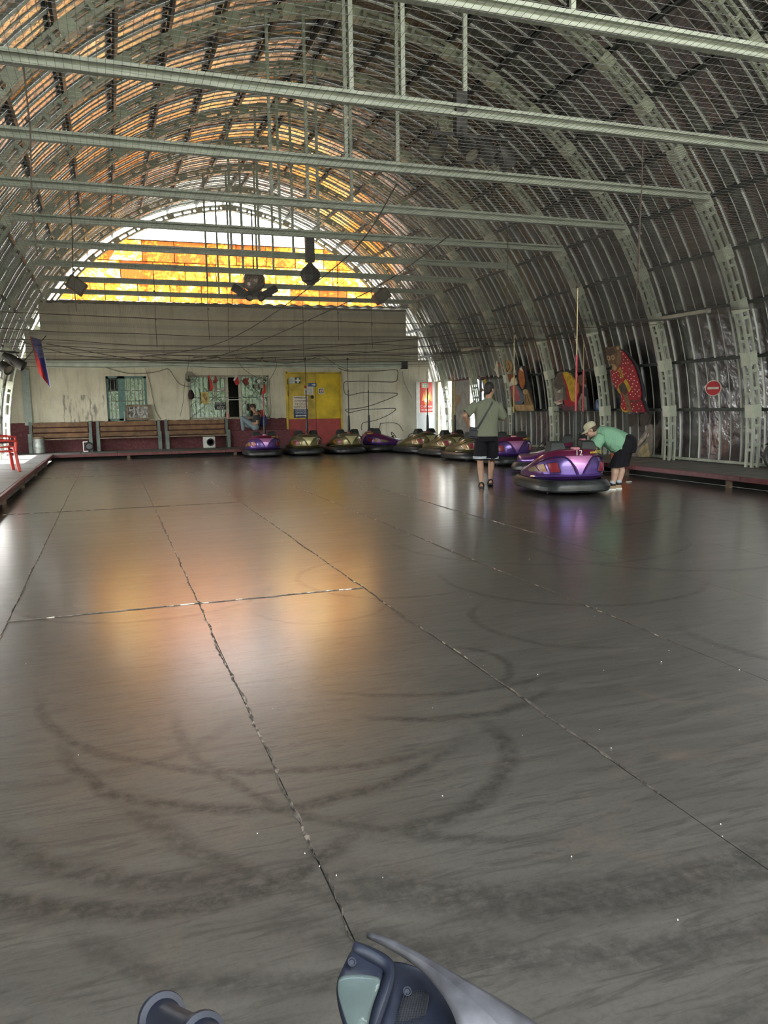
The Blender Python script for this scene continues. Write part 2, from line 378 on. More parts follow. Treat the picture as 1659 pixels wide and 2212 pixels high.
# ---- purlins
def cpoly(s, th, o, ya, yb, w, h):
    e = .5*w/(RR+o); vs = []
    for y in (ya, yb):
        for t, oo in ((th-e, o), (th+e, o), (th+e, o+h), (th-e, o+h)): vs.append(AP(s, t, oo, y))
    return MB().add(vs, [(3, 2, 1, 0), (4, 5, 6, 7), (0, 1, 5, 4), (1, 2, 6, 5), (2, 3, 7, 6), (3, 0, 4, 7)])
for s in (1, -1):
    for i, th in enumerate(PUR):
        w = (wall_right if s > 0 else wall_left) if i < 3 else ceiling
        segs = [(Y0, Y1)]
        if i < 2: segs = [(Y0, 22.75)] if s > 0 else [(Y0, 11.4), (25.1, Y1)]
        for a, b in segs: obj('purlin', cpoly(s, th, .275, a, b, .055, .07), DKGREEN, w, smooth=False)
    sill_th = th_z(.24, .3)
    obj('base_rail', cpoly(s, sill_th, .24, Y0, 22.7 if s > 0 else 11.4, .05, .1), GREEN, wall_right if s > 0 else wall_left, smooth=False)
# ---- ribs and ties
def chord_mesh(o, y):
    mb = MB(); n = 26
    for s in (-1, 1):
        rings = []
        ta, tb = TH0, ridge(o)
        for i in range(n+1):
            th = ta+(tb-ta)*i/n
            rings.append([AP(s, th, o, y-.024), AP(s, th, o, y+.024), AP(s, th, o+.04, y+.024), AP(s, th, o+.04, y-.024)])
        mb.loft(rings, True, True)
    return mb.mesh('chord', False)
chords = [('inner_chord', chord_mesh(0, -.07)), ('inner_chord', chord_mesh(0, .07)), ('outer_chord', chord_mesh(.135, -.07)), ('outer_chord', chord_mesh(.135, .07))]
for n_, me in chords: me.materials.append(GREEN)
def batten_mesh():
    mb = MB()
    for s in (-1, 1):
        allth = [TH0]+PUR
        for a, b in zip(allth[:-1], allth[1:]):
            for f in (.34, .67):
                th = a+(b-a)*f; e = .028/RR
                mb.add([AP(s, th-e, .004, -.08), AP(s, th+e, .004, -.08), AP(s, th+e, .004, .08), AP(s, th-e, .004, .08)]+[AP(s, th-e, .012, -.08), AP(s, th+e, .012, -.08), AP(s, th+e, .012, .08), AP(s, th-e, .012, .08)],
                       [(0, 1, 2, 3), (7, 6, 5, 4), (0, 4, 5, 1), (2, 6, 7, 3), (1, 5, 6, 2), (3, 7, 4, 0)])
                th += .012
                for y in (-.099, .091):
                    mb.add([AP(s, th-e, .03, y), AP(s, th+e, .03, y), AP(s, th+e, .17, y), AP(s, th-e, .17, y)]+[AP(s, th-e, .03, y+.008), AP(s, th+e, .03, y+.008), AP(s, th+e, .17, y+.008), AP(s, th-e, .17, y+.008)],
                           [(0, 1, 2, 3), (7, 6, 5, 4), (0, 4, 5, 1), (2, 6, 7, 3), (1, 5, 6, 2), (3, 7, 4, 0)])
    return mb.mesh('batten', False)
battens = batten_mesh(); battens.materials.append(GREEN)
GUSM = mat('gusset_plate_paint', (.53, .56, .46), .5, 0, .12, 5)
gus = []
for s in (-1, 1):
    for th in PUR:
        e = .115/RR; mb = MB()
        a = [AP(s, th-e, -.012, -.095), AP(s, th+e, -.012, -.095), AP(s, th+e, -.012, .095), AP(s, th-e, -.012, .095)]; b = [AP(s, th-e, -.002, -.095), AP(s, th+e, -.002, -.095), AP(s, th+e, -.002, .095), AP(s, th-e, -.002, .095)]
        mb.add(a+b, [(0, 1, 2, 3), (7, 6, 5, 4), (0, 4, 5, 1), (2, 6, 7, 3), (1, 5, 6, 2), (3, 7, 4, 0)])
        a = [AP(s, th-e, .0, -.108), AP(s, th+e, .0, -.108), AP(s, th+e, .18, -.108), AP(s, th-e, .18, -.108)]; b = [AP(s, th-e, .0, -.098), AP(s, th+e, .0, -.098), AP(s, th+e, .18, -.098), AP(s, th-e, .18, -.098)]
        mb.add(a+b, [(0, 1, 2, 3), (7, 6, 5, 4), (0, 4, 5, 1), (2, 6, 7, 3), (1, 5, 6, 2), (3, 7, 4, 0)])
        for t in (-.8, .8):
            q = AP(s, th+e*t, .035, -.112); mb.sphere(q, (.011)*1.0, 6, 4); q = AP(s, th+e*t, .15, -.112); mb.sphere(q, (.011)*1.0, 6, 4)
        me = mb.mesh('gusset_plate', False); me.materials.append(GUSM); gus.append(me)
ORD = ['first', 'second', 'third', 'fourth', 'fifth', 'sixth', 'seventh', 'eighth', 'ninth', 'tenth', 'eleventh', 'twelfth', 'thirteenth']
TZ = 4.86
tie_me = None
for k in range(-3, 10):
    y = rib_y(k); nb = 9-k
    where = ORD[nb]+' from the gable end' if nb else 'standing at the gable end'
    t = thing('arch_rib', 'pale green lattice steel arch rib, '+where, 'rib', (XC, y, .16), 'steel arch ribs of the hangar')
    for nm, me in chords:
        o = link(nm, me); o.location.y = y; par(o, t)
    o = link('batten', battens); o.location.y = y; par(o, t); o['kind'] = 'stuff'
    for me in gus:
        o = link('gusset_plate', me); o.location.y = y; par(o, t)
    if k == 9 or k < -1: continue
    hx = half(TZ)
    tt = thing('tie_beam', 'pale green steel tie beam with hanger posts, '+ORD[nb-1]+' from the gable end', 'beam', (XC, y-.2, TZ), 'steel tie beams under the roof')
    mb = MB(); yy = y-.2
    mb.box((XC, yy+.02, TZ), (2*hx+.1, .012, .13)).box((XC, yy-.02, TZ+.06), (2*hx+.1, .09, .014)).box((XC, yy-.02, TZ-.06), (2*hx+.1, .09, .014)).box((XC, yy-.062, TZ+.045), (2*hx+.1, .01, .03)).box((XC, yy-.062, TZ-.045), (2*hx+.1, .01, .03))
    obj('beam', mb, GREEN, tt, smooth=False)
    for x in ((XC, XC-.78, XC-1.4) if k % 2 else (XC, XC-.78)):
        zt = Z0+math.sqrt((RR+.02)**2-(abs(x-XC)+CC)**2)
        obj('hanger_post', MB().box((x, yy, (TZ+.06+zt)/2), (.05, .04, zt-TZ-.06)), GREEN, tt, smooth=False)
# ---- gable: translucent panels in a steel grid
gab = struct('wall_gable')
GY = 27.62
gm = mat('gable_frame_steel', (.12, .085, .06), .6, .2, .2)
rows = [(5.0, 5.62, .0), (5.64, 6.28, .52), (6.30, 6.96, .2)]
for z0, z1, off in rows:
    x = -3+off
    while x < 11.5:
        xa, xb = x+.002, x+1.028; hw0, hw1 = half(z0, .1), half(z1, .1)
        poly = []
        def clipx(xx, hw): return max(XC-hw, min(XC+hw, xx))
        p = [(clipx(xa, hw0), z0), (clipx(xb, hw0), z0), (clipx(xb, hw1), z1), (clipx(xa, hw1), z1)]
        if p[1][0]-p[0][0] > .03 or p[2][0]-p[3][0] > .03:
            if p[2][0]-p[3][0] < .01: p = p[:3]
            M = frame((0, GY, 0), (1, 0, 0), (0, 0, 1), (0, -1, 0))
            obj('translucent_panel', MB().prism(p, .004, M), PANEL, gab, smooth=False)
        x += 1.03
mb = MB()
for z in (4.98, 5.63, 6.29, 6.98): mb.box((XC, GY+.03, z), (2*half(z, .1), .03, .035))
for i in range(-6, 7):
    x = XC+i*1.03+.3
    if abs(x-XC) < half(5.2): mb.box((x, GY+.05, 5.98), (.03, .03, 2.0)) if half(6.9) > abs(x-XC) else mb.box((x, GY+.05, 5.3), (.03, .03, .7))
obj('gable_frame', mb, gm, gab, smooth=False)
js = MB()
for z0, z1, off in rows:
    x = -3+off
    while x < 11.5:
        if abs(x-XC) < half(z1, .1): js.box((x, GY-.012, (z0+z1)/2), (.028, .012, z1-z0))
        x += 1.03
obj('joint_strip', js, mat('rust_orange_strip', (.42, .15, .03), .6), gab, smooth=False)
# ================================================================ back wall
WY = 26.3
wb = struct('wall_back')
TOPZ = 4.74
def wbox(x0, x1, z0, z1): return MB().box(((x0+x1)/2, WY+.15, (z0+z1)/2), (x1-x0, .3, z1-z0))
mb = MB()
for x0, x1, z0, z1 in ((-2.95, -.06, .0, 3.05), (-.06, 1.17, 2.5, 3.05), (-.06, 1.17, 0, 1.09), (1.17, 2.47, 0, 3.05), (2.47, 5.14, 2.52, 3.05), (2.47, 5.14, 0, 1.09), (5.14, 5.70, 0, 3.05),
                       (5.70, 7.66, 2.6, 3.05), (7.66, 10.95, 0, 3.05), (-2.3, 10.55, 3.05, 3.9), (-1.85, 10.1, 3.9, TOPZ)):
    mb.box(((x0+x1)/2, WY+.15, (z0+z1)/2), (x1-x0, .3, z1-z0))
obj('plaster_wall', mb, WALL, wb, smooth=False)
GB = mat('pale_green_beam_paint', (.50, .56, .48), .5, 0, .12, 4)
obj('lintel_beam', MB().box((4.1, WY-.05, 2.86), (11.8, .11, .19)).box((4.1, WY-.075, 2.955), (11.8, .16, .02)), GB, wb, smooth=False)
obj('lintel_beam', MB().box((9.98, WY-.09, 2.86), (.22, .16, .26)), mat('dark_iron', (.04, .04, .04), .6, .5), wb, smooth=False)
obj('pilaster', MB().box((-2.36, WY-.04, 1.86), (.22, .10, 1.7)), mat('grey_green_paint', (.34, .40, .37), .5), wb, smooth=False)
# corrugated eave of the inner building
mb = MB(); pts = []
for i in range(0, 12*14+1):
    x = -1.85+i*12.05/168; pts.append((x, TOPZ+.06+.025*math.sin(i*math.pi/3)+.012*(x-4)))
a = [V((x, WY-.25, z)) for x, z in pts]; b = [V((x, WY+1.2, z-.08)) for x, z in pts]; c = [V((x, WY-.25, z-.012)) for x, z in pts]
mb.loft([c, a, b], closed=False)
obj('corrugated_eave', mb, mat('eave_sheet', (.20, .20, .17), .7, .1, .3), wb)
obj('eave_batten', MB().box((4.1, WY-.12, TOPZ+.0), (11.9, .16, .05)), MC['eave_sheet'], wb, smooth=False)
# maroon ledge under the second window
obj('ledge', MB().box((4.75, WY-.22, .42), (1.9, .44, .56)), WALL, wb, smooth=False)
# ---- decks round the rink
def deck(name, x0, x1, y0, y1, z, along, nb, front):
    d = struct(name)
    L = (y1-y0) if along == 'y' else (x1-x0)
    for i in range(nb):
        a, b = i/nb, (i+1)/nb; dz = random.uniform(-.004, .004)
        if along == 'y': mb = MB().box(((x0+x1)/2, y0+L*(a+b)/2, z-.02+dz), (x1-x0, L/nb-.012, .04))
        else: mb = MB().box((x0+L*(a+b)/2, (y0+y1)/2, z-.02+dz), (L/nb-.012, y1-y0, .04))
        obj('deck_board', mb, CONC, d, smooth=False)
    n = max(3, int(L/2.6)); 
    for i in range(n):
        a, b = L*i/n, L*(i+1)/n; w1, w2 = random.uniform(-.012, .012), random.uniform(-.012, .012)
        if along == 'y':
            sx = 1 if front > (x0+x1)/2 else -1
            mb = MB().bar((front+sx*(.02+w1), y0+a+.006, z-.035), (front+sx*(.02+w2), y0+b-.006, z-.035), .05, .085)
            mb2 = MB().box((front-sx*.02, y0+a+.3, (z-.08)/2), (.06, .09, z-.08))
        else:
            mb = MB().bar((x0+a+.006, front-.02+w1*.5, z-.035), (x0+b-.006, front-.02+w2*.5, z-.035), .05, .085)
            mb2 = MB().box((x0+a+.3, front+.02, (z-.08)/2), (.09, .06, z-.08))
        obj('curb_board', mb, CURB, d, smooth=False, bevel=.006); obj('curb_post', mb2, mat('bare_timber_post', (.16, .11, .075), .8), d, smooth=False)
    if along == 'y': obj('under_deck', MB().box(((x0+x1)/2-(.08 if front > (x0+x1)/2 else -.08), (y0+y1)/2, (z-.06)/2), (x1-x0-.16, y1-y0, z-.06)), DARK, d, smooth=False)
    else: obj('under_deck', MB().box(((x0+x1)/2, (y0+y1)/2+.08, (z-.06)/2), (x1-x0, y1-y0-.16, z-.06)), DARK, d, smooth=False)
    return d
DY = 24.3
deck('trim_1', -3.0, -1.64, -1.0, DY, .2, 'y', 26, -1.62)
deck('trim_2', 9.66, 11.5, -1.0, 26.3, .2, 'y', 28, 9.62)
deck('trim_3', -3.0, 9.62, DY+.03, 26.3, .17, 'x', 12, DY)
# ---- ground and trees outside
ground = struct('ground')
obj('ground', MB().box((4, 14, -.2), (160, 160, .08)), mat('outside_paving', (.36, .34, .30), .9, 0, .2, 1), ground)

aw = struct('sun_block')  # added, out of view: keeps direct sun off the left deck
obj('sun_block_sheet', MB().box((-4.3, 16.2, 2.62), (2.3, 10.6, .04), Matrix.Rotation(-.06, 3, 'Y')), mat('white_sun_block', (.55, .55, .52), .6), aw, smooth=False)
for y in (11.2, 14.7, 18.2, 21.3): obj('sun_block_post', MB().box((-5.35, y, 1.2), (.07, .07, 2.75)), GREEN, aw, smooth=False)
# ================================================================ openings of the back wall
TEAL = mat('teal_window_paint', (.10, .20, .19), .5, 0, .2, 8)
CREAM = mat('cream_frame_paint', (.55, .53, .43), .6, 0, .15, 8)
IRON = mat('painted_iron_bar', (.20, .21, .18), .55, .3, .2)
STEEL = mat('bare_steel', (.5, .5, .5), .35, .9, .1)
WHITE = mat('white_paint', (.72, .72, .69), .5, 0, .06)
INK = mat('black_ink', (.015, .015, .02), .6, 0, .05)
WOOD = mat('varnished_bench_slat', (.17, .085, .035), .5, 0, .35, 5, .15, 30)
RAW = mat('worn_timber', (.22, .17, .12), .75, 0, .3, 6, .2, 40)
def m_glass():
    m, nt, b = nodes('window_glass'); L = nt.links
    g = N(nt, 'BsdfGlossy'); g.inputs['Roughness'].default_value = .04; g.inputs['Color'].default_value = (.9, .95, .93, 1)
    t = N(nt, 'BsdfTransparent'); t.inputs['Color'].default_value = (.62, .70, .67, 1)
    bp = N(nt, 'Bump'); bp.inputs['Strength'].default_value = .5; bp.inputs['Distance'].default_value = .02
    L.new(noise_(nt, pos_(nt), 5, 3), bp.inputs['Height']); L.new(bp.outputs[0], g.inputs['Normal'])
    mx = N(nt, 'MixShader'); mx.inputs[0].default_value = .07; L.new(t.outputs[0], mx.inputs[1]); L.new(g.outputs[0], mx.inputs[2])
    L.new(mx.outputs[0], nt.nodes['Material Output'].inputs[0]); return m
GLASS = m_glass()
def m_foil(name, a, bcol, sc, metal):
    m, nt, b = nodes(name); n = noise_(nt, pos_(nt, (1, 1, .45)), sc, 5, .6, 1.5)
    nt.links.new(ramp(nt, n, [(.35, a), (.5, tuple((x+y)/2 for x, y in zip(a, bcol))), (.62, bcol)]), b.inputs['Base Color'])
    b.inputs['Metallic'].default_value = metal; b.inputs['Roughness'].default_value = .35; bump_(nt, b, n, .8, .06); return m
FOIL = m_foil('crumpled_foil', (.06, .075, .065), (.42, .45, .41), 3.2, .15)
LACE = m_foil('net_curtain', (.20, .235, .24), (.40, .44, .45), 7, 0)
PLANT_REFL = m_foil('painted_plant_reflection', (.05, .07, .05), (.38, .42, .33), 6, 0)  # green mottling paints in the outdoor greenery mirrored by the glass
def room(x0, x1, name):          # a shallow dark room behind a window
    r = struct(name); d = 1.3; w = mat('dim_room_plaster', (.10, .105, .10), .9)
    obj('room_shell', MB().box(((x0+x1)/2, WY+.3+d, 1.6), (x1-x0+.5, .05, 3.)).box((x0-.2, WY+.32+d/2, 1.6), (.05, d, 3)).box((x1+.2, WY+.32+d/2, 1.6), (.05, d, 3)).box(((x0+x1)/2, WY+.32+d/2, 3.05), (x1-x0+.5, d, .05)).box(((x0+x1)/2, WY+.32+d/2, .1), (x1-x0+.5, d, .05)), w, r, smooth=False)
    return r
room(-.06, 1.17, 'room_1'); room(2.47, 5.14, 'room_2')
def fr(x0, x1, z0, z1, y, w, d=.07):
    return MB().box(((x0+x1)/2, y, z1-w/2), (x1-x0, d, w)).box(((x0+x1)/2, y, z0+w/2), (x1-x0, d, w)).box((x0+w/2, y, (z0+z1)/2), (w, d, z1-z0)).box((x1-w/2, y, (z0+z1)/2), (w, d, z1-z0))
obj('door_backing', MB().box((6.68, WY+.33, 1.4), (2.2, .04, 2.8)), DARK, wb, smooth=False)  # added dark sheet, blocks outside light in the gap between the leaves
w1 = struct('window_1')
obj('window_frame', fr(-.06, 1.17, 1.09, 2.5, WY+.08, .07).box((.40, WY+.08, 1.8), (.22, .07, 1.4)), TEAL, w1, smooth=False)
obj('window_frame', fr(.0, .29, 2.06, 2.44, WY+.05, .035, .05), DKGREEN, w1, smooth=False)
obj('dark_vent_pane', MB().box((.145, WY+.06, 2.25), (.2, .01, .3)), DARK, w1, smooth=False)
obj('pane', MB().box((.15, WY+.09, 1.58), (.3, .006, .9)), GLASS, w1, smooth=False); obj('pane', MB().box((.81, WY+.09, 1.8), (.64, .006, 1.32)), GLASS, w1, smooth=False)
obj('curtain', MB().box((.55, WY+.35, 1.8), (1.3, .01, 1.5)), PLANT_REFL, w1, smooth=False)  # board behind the glass that carries the painted reflection
for x in (.08, .2, .56, .68, .80, .92, 1.04): obj('window_bar', MB().tube([(x, WY+.01, 1.1), (x, WY+.01, 2.47)], .009, 6), IRON, w1)
for z in (1.72, 2.05): obj('window_bar', MB().tube([(-.03, WY+.0, z), (1.15, WY+.0, z)], .009, 6), IRON, w1)
w2 = struct('window_2')
obj('window_frame', fr(2.47, 5.14, 1.09, 2.52, WY+.08, .06).box((3.72, WY+.08, 1.8), (.09, .08, 1.42)).box((4.15, WY+.08, 1.8), (.08, .08, 1.42)).box((3.33, WY+.08, 2.0), (.04, .05, .95)).box((3.55, WY+.08, 2.0), (.45, .05, .04)), CREAM, w2, smooth=False)
obj('window_frame', fr(3.36, 3.69, 2.06, 2.46, WY+.05, .04, .06), CREAM, w2, smooth=False)
for x0, x1 in ((2.53, 3.68), (4.2, 5.08)): obj('pane', MB().box(((x0+x1)/2, WY+.09, 1.8), (x1-x0, .006, 1.34)), GLASS, w2, smooth=False)
obj('curtain', MB().box((3.0, WY+.36, 1.8), (1.2, .01, 1.5)), LACE, w2, smooth=False); obj('curtain', MB().box((4.65, WY+.36, 1.8), (.98, .01, 1.5)), FOIL, w2, smooth=False)
for i in range(9): obj('window_bar', MB().tube([(2.56+i*.138, WY+.01, 1.1), (2.56+i*.138, WY+.01, 2.5)], .006, 5), IRON, w2)
for i in range(8): obj('window_bar', MB().tube([(4.22+i*.12, WY+.01, 1.1), (4.22+i*.12, WY+.01, 2.5)], .006, 5), IRON, w2)
for a, b in (((2.5, 1.5), (3.6, 2.48)), ((2.5, 1.12), (3.68, 2.1)), ((2.55, 2.48), (3.66, 1.55)), ((4.2, 1.5), (5.1, 2.4)), ((4.2, 2.4), (5.1, 1.4))): obj('window_bar', MB().tube([(a[0], WY-.005, a[1]), (b[0], WY-.005, b[1])], .006, 5), IRON, w2)
for z in (1.12, 1.8, 2.5): obj('window_bar', MB().tube([(2.47, WY-.01, z), (5.14, WY-.01, z)], .008, 5), IRON, w2)
obj('hatch_shelf', MB().box((3.94, WY-.02, 1.72), (.4, .2, .02)), WHITE, w2, smooth=False)
# ---- yellow double door
YEL = mat('yellow_door_paint', (.66, .47, .02), .45, 0, .22, 2.2, .25, 3); YE2 = mat('dirty_yellow_door_paint', (.58, .42, .06), .5, 0, .3, 2.5, .3, 4)
REDP = mat('red_door_paint', (.36, .055, .055), .5, 0, .22, 3, .2, 6)
d1 = struct('door_1')
obj('door_frame', MB().box((5.72, WY+.05, 1.4), (.06, .2, 2.5)).box((7.64, WY+.05, 1.4), (.06, .2, 2.5)).box((6.68, WY+.05, 2.6), (1.95, .2, .05)), YE2, d1, smooth=False)
for x0, x1, m in ((5.76, 6.73, YE2), (6.745, 7.61, YEL)):
    o = obj('door_leaf', MB().box(((x0+x1)/2, WY+.02, (1.03+2.57)/2), (x1-x0, .05, 2.57-1.03), None, 0).box(((x0+x1)/2, WY+.02, .6), (x1-x0, .05, .86), None, 1), [m, REDP], d1, smooth=False, bevel=.008)
    if m is YE2: obj('door_knob', MB().sphere((6.6, WY-.05, 1.78), (.06, .05, .06), 10, 6), MC['dark_iron'], o)
for z in (2.3, 1.9): obj('door_hinge', MB().tube([(5.76, WY-.02, z-.08), (5.76, WY-.02, z+.08)], .02, 8), MC['dark_iron'], d1)
obj('base_paint', MB().box((6.7, WY-.004, .62), (2.06, .012, .85)).box((5.73, WY-.004, .62), (.1, .014, .9)), REDP, d1, smooth=False) if 0 else None
def sign(name, label, cat, x, z, w, h, m, y=WY-.012, th=.012, group=None):
    t = thing(name, label, cat, (x, y, z), group); obj('plate', MB().box((x, y, z), (w, th, h)), m, t, smooth=False, bevel=.003); return t
def FW(x, z, y): return frame((x, y, z), (1, 0, 0), (0, 0, 1), (0, -1, 0))
RB = mat('brown_red_letters', (.20, .05, .04), .6); NAVY = mat('navy_sign', (.02, .05, .14), .45); OFFW = mat('off_white_sign', (.74, .70, .60), .5)
t = sign('notice_sign', 'white sign with red-brown Cyrillic lettering on the yellow door', 'sign', 6.19, 1.6, .52, .44, OFFW)
for i, (s_, st) in enumerate((('ОХРАНЯЕМАЯ', .70), ('ТЕРРИТОРИЯ', .75), ('ПРОХОД', .95), ('ЗАПРЕЩЕН', .95))): text('lettering', s_, .095, FW(6.2, 1.755-.103*i, WY-.022), RB, t, stretch=st)
t = sign('passage_sign', 'navy blue sign with a white double arrow on the yellow door', 'sign', 6.2, 1.235, .5, .31, NAVY)
text('lettering', 'СЛУЖЕБНЫЙ', .085, FW(6.2, 1.345, WY-.022), WHITE, t, stretch=.74); text('lettering', 'ПРОХОД', .092, FW(6.2, 1.25, WY-.022), WHITE, t, stretch=.95)
mb = MB().prism([(-.2, 0), (-.14, .035), (-.14, .014), (.14, .014), (.14, .035), (.2, 0), (.14, -.035), (.14, -.014), (-.14, -.014), (-.14, -.035)], .004, FW(6.2, 1.15, WY-.02)); obj('arrow', mb, WHITE, t, smooth=False)
t = sign('first_aid_sign', 'green sign with a white cross at the top of the yellow door', 'sign', 6.125, 2.345, .19, .2, mat('dark_green_sign', (.03, .07, .035), .5))
obj('cross', MB().box((6.125, WY-.02, 2.345), (.06, .006, .17)).box((6.125, WY-.02, 2.345), (.165, .007, .06)), WHITE, t, smooth=False)
t = sign('telephone_sign', 'small white sign beside the green cross sign', 'sign', 5.915, 2.34, .2, .21, mat('grey_white_sign', (.55, .58, .58), .5))
obj('bar', MB().box((5.915, WY-.02, 2.31), (.13, .004, .012)).box((5.915, WY-.02, 2.25), (.13, .004, .01)), mat('grey_print', (.25, .28, .3)), t, smooth=False)
t = sign('blue_sign', 'small blue sign on the yellow door above the paper notice', 'sign', 6.63, 2.2, .29, .12, mat('mid_blue_sign', (.06, .10, .25), .5))
obj('arrow', MB().prism([(-.02, .0), (.05, .0), (.05, .03), (.12, -.015), (.05, -.05), (.05, -.03), (-.02, -.03)], .003, FW(6.63, 2.21, WY-.02)), OFFW, t, smooth=False)
t = sign('paper_notice', 'white paper notice with a red corner on the yellow door', 'notice', 6.5, 2.0, .32, .28, mat('paper', (.66, .65, .6), .7))
obj('red_corner', MB().box((6.38, WY-.02, 2.12), (.09, .004, .08)), mat('red_print', (.5, .05, .05)), t, smooth=False)
for i in range(7): obj('print_line', MB().box((6.52, WY-.02, 2.06-.024*i), (.2, .003, .007)), MC['grey_print'], t, smooth=False)
t = sign('sticker', 'square white sticker with a blue border on the right door leaf', 'sticker', 6.94, 1.98, .2, .2, OFFW)
obj('border', fr(6.865, 7.015, 1.905, 2.055, WY-.02, .025, .004), NAVY, t, smooth=False); obj('print', MB().box((6.94, WY-.02, 1.98), (.05, .003, .05)), MC['red_print'], t, smooth=False)
# ---- ticket window things
t = sign('pay_sign', 'black sign with white Cyrillic lettering on the barred ticket window', 'sign', 3.485, 1.525, .34, .24, INK, WY-.03)
for i, (s_, sz) in enumerate((('ОПЛАТА', .105), ('В', .06), ('КАССУ', .11))): text('lettering', s_, sz, FW(3.485, (1.595, 1.535, 1.462)[i], WY-.04), WHITE, t, stretch=.64)
t = sign('gilt_picture', 'small gold framed picture hanging on the window bars', 'picture', 2.99, 1.79, .24, .37, mat('gilt_frame', (.36, .26, .06), .4, .4), WY-.03)
obj('image', MB().box((2.99, WY-.038, 1.79), (.18, .004, .3)), m_foil('gold_picture_image', (.13, .08, .03), (.55, .42, .16), 9, .2), t, smooth=False)
def cloth(name, label, cat, pts, m, y, th=.006, group=None, wave=.015):
    mb = MB(); n = len(pts)
    a = [V((x, y+wave*math.sin(i*2.1), z)) for i, (x, z) in enumerate(pts)]; b = [q+V((0, -th, 0)) for q in a]
    mb.add(a+b, [tuple(range(n)), tuple(range(2*n-1, n-1, -1))]+[(i, (i+1) % n, n+(i+1) % n, n+i) for i in range(n)])
    return tag(obj(name, mb, m, smooth=False), label, cat, group)
FRED = mat('red_flag_cloth', (.50, .045, .03), .7, 0, .2); FDK = mat('dark_red_cloth', (.22, .03, .025), .7); FWH = mat('white_flag_cloth', (.60, .58, .62), .7); FBL = mat('blue_flag_cloth', (.03, .04, .22), .7); FR2 = mat('crimson_flag_cloth', (.42, .02, .02), .7, 0, .2)
cloth('pennant', 'long bright red pennant hanging at the top of the ticket window', 'flag', [(3.12, 2.52), (3.17, 2.53), (3.25, 2.22), (3.27, 2.12), (3.20, 1.99), (3.14, 2.03), (3.15, 2.3)], FRED, WY-.05)
cloth('pennant', 'dark red diamond pennant beside the long bright red one', 'flag', [(3.27, 2.25), (3.35, 2.52), (3.43, 2.34), (3.36, 2.27)], FDK, WY-.06)
t = thing('small_flag', 'small white and red flag on a thin stick above the ticket hatch', 'flag', (3.98, WY-.06, 2.2))
obj('upper_stripe', MB().prism([(3.93, 2.36), (4.0, 2.5), (4.06, 2.56), (4.08, 2.50), (4.0, 2.37), (3.95, 2.33)], .006, FW(0, 0, WY-.06)), FWH, t, smooth=False); obj('lower_stripe', MB().prism([(3.95, 2.33), (4.0, 2.37), (4.08, 2.50), (4.13, 2.25), (4.02, 2.18)], .006, FW(0, 0, WY-.06)), FR2, t, smooth=False)
obj('stick', MB().tube([(4.06, WY-.05, 2.2), (4.06, WY-.05, 2.73)], .008, 5), WHITE, t)
cloth('pennant', 'small dark crimson cloth hanging right of the ticket hatch', 'flag', [(4.24, 2.34), (4.34, 2.43), (4.45, 2.42), (4.42, 2.32), (4.46, 2.24), (4.38, 2.18)], FDK, WY-.05)
cloth('pennant', 'red pennant at the right edge of the ticket window under the round dials', 'flag', [(4.94, 2.24), (5.0, 2.21), (5.01, 1.95), (4.9, 1.86), (4.85, 1.92)], FRED, WY-.05)
for i, (x, z, r) in enumerate(((4.78, 2.33, .075), (4.96, 2.32, .05), (4.68, 2.16, .08), (4.86, 2.16, .08))):
    t = thing('round_dial', ['upper left round dial in the ticket window', 'small black round dial with a white face in the ticket window', 'lower left round dial in the ticket window', 'lower right round dial in the ticket window'][i], 'dial', (x, WY-.03, z), 'round dials in the ticket window')
    M = frame((x, WY-.03, z), (1, 0, 0), (0, 0, 1), (0, -1, 0))
    obj('rim', MB().lathe([(r, 0), (r, .03), (r*.85, .03), (r*.8, .01)], 18, M), MC['dark_iron'] if i == 1 else mat('dull_grey_rim', (.12, .11, .1), .5), t); obj('face', MB().lathe([(r*.8 if i != 1 else r*.45, .012), (r*.8 if i != 1 else r*.45, .018)], 16, M), WHITE if i < 2 else mat('grey_face', (.3, .3, .27)), t)
tag(obj('hanging_cap', MB().lathe([(.02, 0), (.09, .03), (.105, .13), (.08, .24), (.03, .31)], 12, Matrix.Translation((2.54, WY-.09, 1.75))), mat('dark_brown_felt', (.03, .015, .018), .9)), 'dark brown cloth hat hanging left of the ticket window', 'hat')
tag(obj('bottle', MB().lathe([(.035, 0), (.035, .14), (.012, .2), (.012, .24)], 10, Matrix.Translation((3.69, WY-.16, 1.10))), mat('pink_plastic', (.6, .2, .18), .35)), 'small pink bottle standing by the bench end post', 'bottle')
# wire coil
t = thing('wire_coil', 'tangled coil of wire hanging between the two barred windows', 'coil', (2.5, WY-.1, 2.5))
for i in range(5):
    r = .13+.02*i; mb = MB().tube([(2.52+.02*i+r*math.cos(a*.42), WY-.08-.01*i, 2.52-.03*i+r*math.sin(a*.42)*(.9-.1*i)) for a in range(15)], .006, 5); obj('wire_loop', mb, mat('grey_wire', (.22, .22, .21), .5, .4), t)
obj('hook_block', MB().sphere((2.48, WY-.1, 2.36), (.07, .05, .05), 8, 5), BLACK, t)
